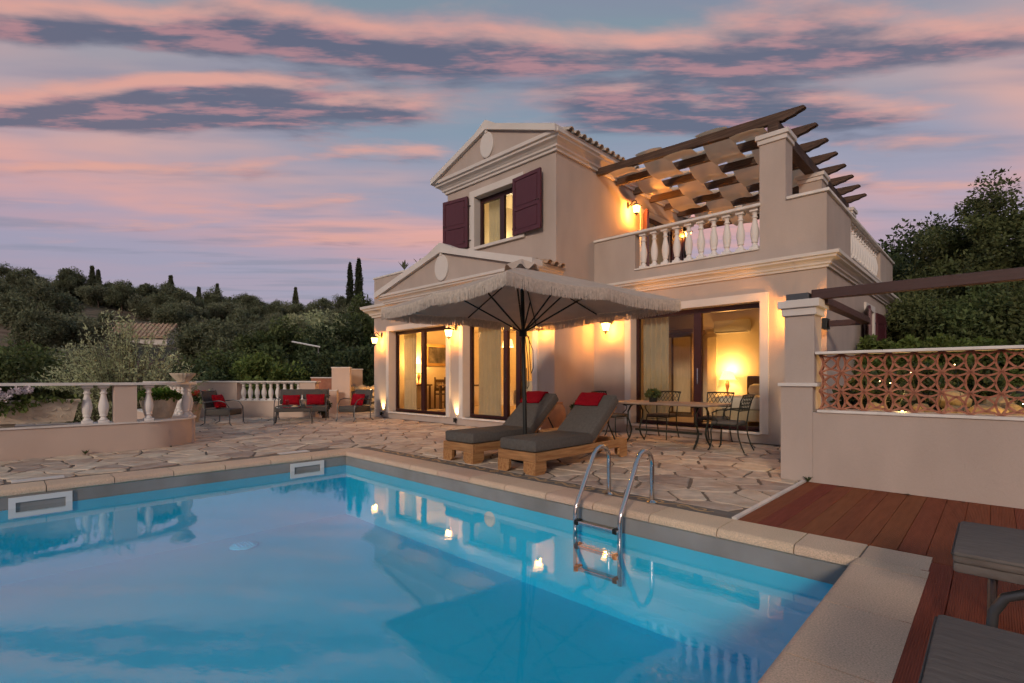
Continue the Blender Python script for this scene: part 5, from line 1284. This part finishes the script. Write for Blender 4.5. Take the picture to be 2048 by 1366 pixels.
def conifer_fn(h, rmax):
    def fn(r):
        z = r.random(); lay = math.floor(z * 9) / 9; rad = rmax * (1 - lay) * (1 - .55 * (z - lay) * 9) + .04
        a = r.uniform(0, 2 * math.pi); k = r.random() ** .5
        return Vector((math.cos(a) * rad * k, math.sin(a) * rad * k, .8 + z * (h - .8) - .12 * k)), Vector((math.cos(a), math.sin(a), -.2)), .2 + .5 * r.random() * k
    return fn
CO = leaf_mesh('crown', 'leaf_hill', conifer_fn(6.5, 1.3), 7000, .10, 15, 2.0); COT = trunk_mesh('trunk', 2.0, .13, 0, 16)
def plant_tree(name, label, cat, cm, tm, loc, s, rz, group=None, sz=None):
    t_ = thing(name, label, cat, loc, rz, group); t_.scale = (s, s, sz or s); ob('crown', cm, t_); ob('trunk', tm, t_); return t_
def hill_label(k, d, u, bare):
    shape = ('round crowned', 'broad crowned', 'narrow crowned', 'low spreading', 'tall oval')[k]
    if bare: return shape + ' small bush on the dry clearing of the hillside'
    slope = 'on the lower slope' if d < 55 else ('halfway up the hill' if d < 84 else 'near the crest of the hill')
    side = 'at the far left' if u < -.82 else ('above the feathery bush' if u < -.62 else ('above the nook balusters' if u < -.42 else 'towards the two cypresses'))
    return shape + ' olive green tree ' + slope + ' ' + side
r = random.Random(21); placed = []
def far_ok(x, y, gap): return all((x - a) ** 2 + (y - b) ** 2 > gap * gap for a, b in placed)
cnt = 0; tries = 0
while cnt < 297 and tries < 9000:
    tries += 1
    d = r.uniform(30, 118) if cnt > 70 else r.uniform(84, 118); l = d * r.uniform(-1.10, -.24)
    if cnt < 120:
        u = r.uniform(-1.08, -.26); d = r.uniform(92, 122) / math.sqrt(1 + u * u); l = d * u
    p = dl(d, l)
    u, v = l / d, d
    bare = (d > 40 and d < 62 and -.955 < u < -.70)          # dry clearing on the slope
    gap = 1.8 if cnt < 120 else (2.1 if d > 80 else 2.5)
    if bare and r.random() < .55: continue
    if d < 47.5 and -.83 < u < -.63: continue
    if not far_ok(p.x, p.y, gap * (.5 if bare else 1)): continue
    placed.append((p.x, p.y)); k = r.randrange(5); z = hill(p.x, p.y)
    if cnt < 120 and r.random() < .14:
        plant_tree('conifer', 'pointed conifer on the skyline of the far hill', 'tree', CO, COT, (p.x, p.y, z), r.uniform(.75, 1.15), r.uniform(0, 6), 'conifers on the hill skyline')
    else:
        s = r.uniform(.62, 1.0) * (1.0 if d < 70 else 1.08) * (r.uniform(.25, .5) if bare else 1)
        plant_tree('hill_tree', 'round dark olive tree on the far hillside', 'tree', HT[k][0], HT[k][1], (p.x, p.y, z - .2), s, r.uniform(0, 6), 'trees on the far hillside')['label'] = hill_label(k, d, u, bare)
    cnt += 1
for (u_, ytop, d, label, s) in ((700, 527, 78, 'shorter slim cypress of the pair left of the villa', .95), (717.5, 519, 76, 'taller slim cypress of the pair left of the villa', 1.12)):
    p = dl(d, (u_ - 1024) / 1000 * d); z = hill(p.x, p.y); top = CAMZ + (757 - ytop) / 1000 * d; sz = (top - z) / 8
    plant_tree('cypress', label, 'tree', CY, CYT, (p.x, p.y, z), s * .78, 1.3 * u_, None, sz)
# --- nearer trees and shrubs beyond the terrace
def bush(name, label, cat, d, u_, ytop, wid, m, seed, zb=-1.0, n=9000, leaf=.085, group=None, nclump=34, depth=None, cr=.42, pos=None, elong=1.8):
    p = pos or dl(d, (u_ - 1024) / 1000 * d); d = p.x * FW.x + p.y * FW.y
    top = CAMZ + (757 - ytop) / 1000 * d; h = top - zb; rw_ = wid / 1000 * d / 2
    cl = clumps(seed, nclump, rw_ * .86, (depth or rw_) * .86, h * .40, h * .56, cr * min(1.3, rw_ / 1.2 + .3))
    t_ = thing(name, label, cat, (p.x, p.y, zb), YAW, group)
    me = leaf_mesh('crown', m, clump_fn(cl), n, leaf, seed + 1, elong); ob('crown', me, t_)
    ob('trunk', trunk_mesh('trunk', h * .42, .09 + .02 * h, 5, seed + 2, .6), t_); return t_
bush('olive_tree', 'large dark green tree beyond the nook, left of the villa corner', 'tree', 24, 700, 640, 190, 'leaf_dark', 301, -.6, 15000, .10)
bush('olive_tree', 'grey green olive tree with feathery top left of the cypresses', 'tree', 30, 640, 606, 180, 'leaf_olive', 311, -.4, 13000, .10)
bush('olive_tree', 'broad green tree rising behind the villa left corner', 'tree', 34, 735, 585, 150, 'leaf_mid', 321, -.2, 13000, .11)
bush('olive_tree', 'bushy green tree behind the aerial mast', 'tree', 26, 560, 648, 190, 'leaf_mid', 331, -.7, 14000, .10)
bush('olive_tree', 'dark bushy tree in the dip below the hill', 'tree', 33, 470, 640, 200, 'leaf_hill', 341, -.6, 12000, .11)
bush('shrub', 'green shrub behind the plain part of the nook balustrade', 'shrub', 19, 440, 702, 150, 'leaf_mid', 351, -.9, 12000, .07)
bush('shrub', 'green shrub behind the nook balusters', 'shrub', 18.5, 540, 712, 160, 'leaf_green', 361, -.9, 13000, .07)
bush('shrub', 'dark shrub under the aerial mast', 'shrub', 19.5, 640, 700, 120, 'leaf_dark', 371, -.8, 11000, .07)
bush('shrub', 'dark evergreen shrub beside the villa left corner', 'shrub', 20.5, 722, 690, 120, 'leaf_dark', 375, -.6, 12000, .08)
bush('shrub', 'tall green shrub at the left edge above the white rail', 'shrub', 16, 30, 690, 210, 'leaf_mid', 381, -.9, 14000, .07)
bush('shrub', 'wide olive green shrub between the left edge and the feathery bush', 'shrub', 20, 130, 690, 220, 'leaf_hill_b', 391, -.9, 13000, .08)
bush('shrub', 'green shrub behind the rounded end of the pool balustrade', 'shrub', 17, 380, 716, 120, 'leaf_dark', 395, -.9, 11000, .07)
bush('shrub', 'low shrub seen between the balusters at the left', 'shrub', 13.6, 200, 765, 340, 'leaf_dark', 399, -.6, 14000, .06, depth=.5)
# feathery willow-leaved bush with long shoots
def feathery(loc, label, seed, h, w_, m, shoots=150):
    r = random.Random(seed); t_ = thing('feathery_bush', label, 'shrub', loc, YAW)
    mb = MB(); vs = []; fs = []; ts = []
    for k in range(shoots):
        a = r.uniform(0, 2 * math.pi); lean = r.random() ** .7; L_ = h * r.uniform(.65, 1.1) * (1.1 - .25 * lean)
        d0 = Vector((math.cos(a) * lean * w_, math.sin(a) * lean * w_ * .6, 0)); s = d0 * .12
        e = s + d0 * .9 + Vector((0, 0, L_ * (1 - .45 * lean * lean)))
        m_ = s.lerp(e, .5) + Vector((0, 0, L_ * .12 * lean)) - d0 * .05
        pts = []
        for i in range(9):
            t = i / 8; pts.append(s * (1 - t) ** 2 + m_ * 2 * t * (1 - t) + e * t * t)
        mb.tube(pts[::2], [.010, .008, .006, .004, .002], 4, False)
        for i in range(56):
            t = .22 + .78 * r.random(); j = min(7, int(t * 8)); p = pts[j].lerp(pts[j + 1], t * 8 - j)
            dr = (pts[j + 1] - pts[j]).normalized(); aa = (dr * .6 + Vector((r.gauss(0, .6), r.gauss(0, .6), r.gauss(0, .6)))).normalized(); b = aa.cross(Vector((r.gauss(0, 1), r.gauss(0, 1), r.gauss(0, 1)))).normalized()
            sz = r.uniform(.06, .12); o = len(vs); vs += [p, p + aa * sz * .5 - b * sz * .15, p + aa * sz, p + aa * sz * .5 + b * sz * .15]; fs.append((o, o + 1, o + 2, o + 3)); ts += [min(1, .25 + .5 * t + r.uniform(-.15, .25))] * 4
    me = bpy.data.meshes.new('crown'); me.from_pydata([tuple(v) for v in vs], [], fs); at = me.attributes.new('tint', 'FLOAT', 'POINT'); at.data.foreach_set('value', np.array(ts, dtype=np.float32)); me.materials.append(MATS[m]); ob('crown', me, t_)
    mb.build('stems', 'bark', t_, fix=False)
feathery(dl(12.8, -9.95, -.5), 'feathery grey green bush with long shoots behind the pool balustrade', 77, 3.0, 2.15, 'leaf_olive', 470)
# --- right side: trees and hedge behind the garden wall
def rtree(u_, d, ytop, wid, m, seed, label, n=20000, zb=0.0, leaf=.085, nc=60, cr=.5):
    return bush('garden_tree', label, 'tree', d, u_, ytop, wid, m, seed, zb, n, leaf, None, nc, None, cr)
rtree(1985, 13.5, 362, 290, 'leaf_hedge', 401, 'tall leafy tree at the right edge against the pink sky', 42000, -.2, .058, 120, .34)
rtree(1880, 15.5, 432, 220, 'leaf_dark', 411, 'dark leafy tree between the villa corner and the tall tree', 32000, -.2, .062, 90, .36)
rtree(2090, 12.5, 380, 300, 'leaf_hedge', 421, 'leafy tree cut by the right picture edge', 32000, -.2, .06, 100, .36)
rtree(1800, 19.5, 455, 130, 'leaf_dark', 431, 'thin crowned tree just right of the roof terrace corner', 13000, .2, .09, 40, .45)
for k, (u_, d, yt, wd) in enumerate(((1835, 12.6, 560, 200), (1950, 11.5, 575, 220), (2060, 10.8, 570, 220))):
    bush('hedge', ('ivy hedge mass beside the villa side wall', 'ivy hedge mass under the dark beam', 'ivy hedge mass at the right edge under the beam')[k], 'hedge', d, u_, yt, wd, ('leaf_hedge', 'leaf_mid', 'leaf_hedge')[k], 441 + k * 9, -.2, 26000, .055, nclump=80, cr=.36)
for k, u_ in enumerate((1745, 1815, 1885, 1955, 2025)):
    bush('low_shrub', ('low leafy shrub above the wall cap by the side window', 'low leafy shrub above the wall cap, second from the column', 'low leafy shrub above the middle of the breeze blocks', 'low leafy shrub above the wall cap, second from the right edge', 'low leafy shrub above the wall cap at the right edge')[k], 'shrub', 9.6 + .2 * (k % 2), u_, 680, 105, 'leaf_green', 481 + k * 5, .95, 4200, .05, nclump=22, cr=.2)
# rock bank behind the breeze blocks with warm lamps
rb_ = MB()
t_ = thing('rock_bank', 'bank of rough yellow rocks glowing behind the breeze blocks', 'rocks', (0, 8.0, 0))
r = random.Random(9)
for k in range(120):
    bm = bmesh.new(); bmesh.ops.create_icosphere(bm, subdivisions=2, radius=1)
    s_ = r.uniform(.07, .19); off = Vector((r.random() * 9, r.random() * 9, k))
    for v in bm.verts: v.co = Vector((v.co.x * s_ * 1.25, v.co.y * s_, v.co.z * s_ * .75)) * (1 + .35 * mnoise.noise(v.co * 1.3 + off))
    me = bpy.data.meshes.new('rock'); bm.to_mesh(me); bm.free(); me.materials.append(MATS['rock'])
    x_ = r.uniform(-1.2, 3.0); y_ = r.uniform(7.0, 8.6)
    ob('rock', me, t_, (x_, y_ - 8, .50 + (y_ - 7) * .30 + r.uniform(-.05, .1)), (r.uniform(-.5, .5), r.uniform(-.5, .5), r.uniform(0, 6)))
mb = MB(); mb.add([(-1.4, 6.7, -.2), (4, 6.7, -.2), (4, 7.0, .45), (-1.4, 7.0, .45), (4, 8.9, 1.0), (-1.4, 8.9, 1.0), (9, 14, 1.2), (-1.4, 14, .9)], [(0, 1, 2, 3), (3, 2, 4, 5), (5, 4, 6, 7)]); o = mb.build('garden_bank', 'soil', fix=False); o['kind'] = 'structure'
for k, (x_, y_, e) in enumerate(((.75, 7.05, 32), (-.75, 7.2, 9))):
    l_ = thing('garden_spotlight', ('warm garden lamp among the rocks at the right', 'dim garden lamp among the rocks near the column')[k], 'lamp', (x_, y_ - .1, .62)); mb = MB(); mb.lathe([(.03, -.2), (.03, .08), (.045, .1), (.045, .14), (.001, .14)], n=10); mb.build('stake', 'iron', l_); mb = MB(); mb.lathe([(.001, .14), (.035, .145), (.001, .17)], n=10); mb.build('bulb', 'bulb', l_); light('bulb_light', 'POINT', l_, (0, 0, .24), e, (1, .62, .20), .04)
fl = thing('fairy_lights', 'string of tiny warm fairy lights in the rock bank', 'lights', (0, 7.2, .6)); pts = []
r = random.Random(12)
for k in range(34): pts.append((-1.2 + k * .1 + r.uniform(-.04, .04), r.uniform(-.2, .5), r.uniform(0, .75)))
mb = MB(); mb.tube(pts, .003, 4); mb.build('wire', 'iron', fl)
bmm = bmesh.new(); bmesh.ops.create_icosphere(bmm, subdivisions=1, radius=.006); bme_ = bpy.data.meshes.new('fairy_bulb'); bmm.to_mesh(bme_); bmm.free(); bme_.materials.append(MATS['fairy'])
for p in pts: ob('fairy_bulb', bme_, fl, p)
bush('creeper', 'dark leafy creeper on the rock bank behind the blocks', 'plant', 8, 1700, 720, 200, 'leaf_dark', 511, .1, 4000, .05, pos=Vector((-1.0, 8.3, 0)), nclump=24, cr=.2)
bush('creeper', 'dark leafy creeper in the middle behind the blocks', 'plant', 8, 1840, 720, 200, 'leaf_dark', 517, .1, 4000, .05, pos=Vector((-.2, 8.6, 0)), nclump=24, cr=.22)

# --- pots, troughs and flowers
def foliage(parent, name, m, fn, n, size, seed, elong=1.6): return ob(name, leaf_mesh(name, m, fn, n, size, seed, elong), parent)
def mound(rx, ry, rz, z0):
    def fn(r):
        d = Vector((r.gauss(0, 1), r.gauss(0, 1), abs(r.gauss(0, 1)))); d.normalize(); k = r.random() ** .35
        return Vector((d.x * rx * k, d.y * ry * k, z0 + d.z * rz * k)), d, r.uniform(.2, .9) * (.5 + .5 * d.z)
    return fn
tr = thing('stone_trough', 'long pale stone trough planter with relief scrolls on the balustrade ledge', 'planter', (-10.15, .13, .456), R(90))
mb = MB()
prof = [(-.16, .08), (.16, .08), (.20, .36), (.21, .37), (.21, .40), (-.21, .40), (-.21, .37), (-.20, .36)]
vs = []
for sx, kx in ((-1, .72), (1, .72)):
    pass
Lb, Lt = .70, .78
def ring(z, hx, hy): return [(-hx, -hy, z), (hx, -hy, z), (hx, hy, z), (-hx, hy, z)]
rings = [ring(.05, Lb, .13), ring(.345, Lt - .02, .175), ring(.345, Lt, .19), ring(.385, Lt, .19), ring(.385, Lt - .04, .155), ring(.33, Lt - .05, .145)]
mb.add([p for q in rings for p in q], [(3, 2, 1, 0)] + [(4 * k + i, 4 * k + (i + 1) % 4, 4 * k + 4 + (i + 1) % 4, 4 * k + 4 + i) for k in range(5) for i in range(4)] + [(20, 21, 22, 23)]); mb.build('trough', 'pale_stone', tr)
for sx in (-.42, .42): mb = MB(); mb.add([p for p in ring(0, .06, .09)] + ring(.05, .09, .11), [(3, 2, 1, 0), (4, 5, 6, 7)] + [(i, (i + 1) % 4, 4 + (i + 1) % 4, 4 + i) for i in range(4)]); mb.build('foot', 'pale_stone', tr)
for row, zz in enumerate((.12, .25)):
    for k in range(9):
        cx = -.60 + k * .15; y_ = -(.13 + (.175 - .13) * (zz - .05) / .295) - .002; s = 1 if row == 0 else -1
        mb = MB(); mb.tube([(cx + .055 * math.cos(a) * (1 - a / 14), y_, zz + s * .035 * math.sin(a) * (1 - a / 14)) for a in [i * .5 for i in range(11)]], .007, 5); mb.build('scroll', 'pale_stone', tr)
foliage(tr, 'foliage', 'leaf_mid', mound(.80, .20, .17, .36), 3200, .045, 601)
def spill(r):
    x = r.gauss(-.05, .28); t = r.random(); return Vector((x, -.19 - .05 * r.random(), .40 - .20 * t * math.exp(-(x / .3) ** 2))), Vector((0, -1, -.3)), r.uniform(.2, .8)
foliage(tr, 'foliage', 'leaf_green', spill, 260, .045, 605)
for k, (a, b, c) in enumerate(((-.10, -.20, .50), (.01, -.19, .47), (.09, -.21, .52), (.20, -.21, .53), (-.03, -.23, .42))):
    r = random.Random(k); cl = [(Vector((a, b, c)), .055, .6)]
    foliage(tr, 'blossom', 'petal_white', clump_fn(cl), 90, .03, 620 + k, 1.0); mb = MB(); mb.tube([(a, b, .4), (a, b, c)], .004, 4); mb.build('stalk', 'leaf_green', tr)
pt = thing('ribbed_pot', 'large ribbed stone pot with green ground cover behind the balusters', 'pot', (-10.62, 2.02, .456 - .0))
mb = MB(); mb.lathe([(.001, 0), (.18, 0), (.20, .04), (.285, .33), (.29, .345), (.29, .38), (.26, .38), (.25, .33), (.001, .32)], n=72, flute=24, famp=.018); mb.build('pot', 'pale_stone', pt, smooth=True); foliage(pt, 'foliage', 'leaf_bright', mound(.33, .33, .16, .34), 3000, .035, 631)
mb = MB(); mb.box(-10.95, -10.38, 1.6, 2.5, -.05, .43); o = mb.build('plinth', 'stucco_pink'); o.parent = lb; o.matrix_parent_inverse = lb.matrix_basis.inverted()
ur = thing('stone_urn', 'shallow fluted stone bowl standing on the rounded rail', 'urn', (-10.16, 2.28, 1.086))
mb = MB(); mb.lathe([(.001, 0), (.10, 0), (.105, .02), (.15, .07), (.205, .14), (.225, .165), (.225, .185), (.20, .185), (.18, .15), (.001, .1)], n=72, flute=20, famp=.03); mb.build('bowl', 'pale_stone', ur, smooth=True); ur.scale = (.85, .85, .85)
p = dl(13.2, -8.45); gp = thing('geranium_pot', 'stone pot of red geraniums with trailing green by the left armchair', 'pot', (p.x, p.y, 0))
mb = MB(); mb.lathe([(.001, 0), (.16, 0), (.17, .1), (.24, .5), (.26, .52), (.26, .56), (.22, .56), (.001, .5)], n=28); mb.build('pot', 'pale_stone', gp, smooth=True); foliage(gp, 'foliage', 'leaf_bright', mound(.33, .33, .2, .55), 1500, .05, 641)
def trail(r): t = r.random(); a = -1.9 + r.gauss(0, .35); return Vector((math.cos(a) * .29, math.sin(a) * .29, .6 - .45 * t)), Vector((0, -1, 0)), r.uniform(.3, 1)
foliage(gp, 'foliage', 'leaf_bright', trail, 700, .055, 643)
cl = [(Vector((r.uniform(-.35, .4), r.uniform(-.35, .3), r.uniform(.68, .82))), .05, .6) for _ in range(15)]
foliage(gp, 'blossom', 'petal_red', clump_fn(cl), 700, .03, 645, 1.0)
p = dl(12.6, -7.85); pp = thing('terracotta_planter', 'wide pink planter beside the left armchair', 'planter', (p.x - .6, p.y - .2, 0)); mb = MB(); mb.lathe([(.001, 0), (.2, 0), (.32, .5), (.34, .52), (.34, .56), (.28, .56), (.001, .5)], n=24); mb.build('pot', 'stucco_pink', pp, smooth=True); foliage(pp, 'foliage', 'leaf_mid', mound(.34, .34, .2, .52), 1300, .05, 651)
cl = [(Vector((r.uniform(-.35, .35), r.uniform(-.3, .3), r.uniform(.66, .8))), .05, .6) for _ in range(9)]; foliage(pp, 'blossom', 'petal_red', clump_fn(cl), 420, .03, 652, 1.0)
p = dl(14.6, -5.5); bush('pot_plant', 'dark leafy plant beside the right end of the sofa', 'plant', 14.6, 660, 782, 26, 'leaf_dark', 661, .0, 1600, .05, pos=Vector((p.x, p.y, 0)), nclump=14, cr=.14)
tj = thing('terracotta_jar', 'tall terracotta jar against the wall behind the loungers', 'jar', (-5.95, 7.25, 0)); mb = MB(); mb.lathe([(.001, 0), (.14, 0), (.22, .2), (.255, .42), (.235, .6), (.19, .68), (.2, .71), (.17, .71), (.16, .66), (.001, .6)], n=28); mb.build('jar', 'terracotta_pot', tj, smooth=True)
bush('wall_plant', 'leafy plant below the garden tap', 'plant', 9.7, 1150, 806, 30, 'leaf_mid', 671, .0, 1500, .06, pos=Vector((-6.15, 8.35, 0)), nclump=16, cr=.13)
fp = thing('flower_pot', 'small dark pot with yellow flowers on the garden table', 'pot', (-4.36, 8.12, .736)); mb = MB(); mb.lathe([(.001, 0), (.065, 0), (.07, .01), (.08, .12), (.07, .12), (.001, .1)], n=18); mb.build('pot', 'iron', fp, smooth=True); foliage(fp, 'foliage', 'leaf_mid', mound(.12, .12, .11, .10), 420, .035, 681)
mat('petal_yellow', (.75, .35, .03), .7, var=.1, transl=.3); cl = [(Vector((.0, -.03, .15)), .03, .5), (Vector((.04, -.05, .13)), .02, .5)]; foliage(fp, 'blossom', 'petal_yellow', clump_fn(cl), 120, .02, 683, 1.0)
# weeds in the joints and on the parapet, dry leaves along the wall foot
def weed(loc, label, h, n_, seed, m='leaf_mid', name='weed'):
    r = random.Random(seed); mb = MB()
    for k in range(n_):
        a = r.uniform(0, 6.28); l_ = h * r.uniform(.5, 1.1); e = Vector((math.cos(a) * l_ * .6, math.sin(a) * l_ * .6, l_ * .8)); q = Vector((-math.sin(a), math.cos(a), 0)) * h * .09; mm = e * .5 + Vector((0, 0, l_ * .12))
        mb.add([(0, 0, 0), mm - q, e, mm + q], [(0, 1, 2, 3)], r.random())
    o_ = mb.build(name, m, fix=False); o_.location = loc; tag(o_, label, 'weed'); return o_
weed((-9.92, .96, -.005), 'small weed at the foot of the pool balustrade', .10, 12, 1); weed((-9.9, 2.05, -.005), 'tiny weed at the rounded end of the pool balustrade', .05, 8, 2, 'leaf_dark'); weed((-1.49, 6.26, 0), 'dark weed in the corner of deck and wall', .09, 14, 3, 'leaf_dark')
weed((-11.9, 7.98, 4.19), 'dry weed growing on the parapet by the porch gable', .32, 16, 4, 'leaf_hill_b'); weed((-11.2, 7.98, 4.19), 'thin dry stalks on the parapet nearer the gable', .26, 7, 5, 'leaf_hill_b')
bush('roof_plant', 'bush seen between the roof terrace balusters', 'plant', 16, 1440, 478, 60, 'leaf_dark', 691, 3.25, 1600, .06, pos=Vector((-4.6, 15.2, 0)), nclump=14, cr=.2)
r = random.Random(31)
lm = MB(); lm.add([(-.03, 0, .002), (0, -.012, .006), (.035, 0, .004), (0, .014, .008)], [(0, 1, 2, 3)], .4); lme = lm.mesh('dry_leaf', 'bark', False)
for k in range(16):
    x_, y_ = (r.uniform(-4.9, -2.2), 9.36 - r.random() ** 2 * .25) if k < 12 else (r.uniform(-1.4, -.2), 6.27 - r.random() * .06)
    o = ob('dry_leaf', lme, None, (x_, y_, .004), (0, 0, r.uniform(0, 6)), (r.uniform(.8, 1.8),) * 3); tag(o, 'dry fallen leaf on the ground along a wall foot', 'leaf', 'dry leaves along the wall feet')
# little house on the slope
hd = 46; p = dl(hd, (292 - 1024) / 1000 * hd); z = CAMZ + (757 - 705) / 1000 * hd
hs = thing('hill_cottage', 'small cottage with a tiled roof among the trees on the slope', 'house', (p.x, p.y, z - 1.5), YAW + R(12))
mb = MB(); mb.prism([(-1.6, 0), (1.6, 0), (1.6, 2.9), (0, 4.0), (-1.6, 2.9)], 'x', -2.4, 2.4); mb.build('wall', 'white_trim', hs)
rr = MB(); rr.prism([(-1.9, 2.72), (0, 4.05), (0, 4.15), (-1.9, 2.82)], 'x', -2.6, 2.6); ro = rr.build('roof', 'tile_roof', hs)
rr = MB(); rr.prism([(1.9, 2.72), (0, 4.05), (0, 4.15), (1.9, 2.82)], 'x', -2.6, 2.6); rr.build('roof', 'tile_roof', hs)
for k in range(15):
    q = MB(); q.tube([(-2.5 + k * .357, -1.92, 2.81), (-2.5 + k * .357, 0, 4.16)], .11, 6); q.build('tile_row', 'tile_roof', ro)
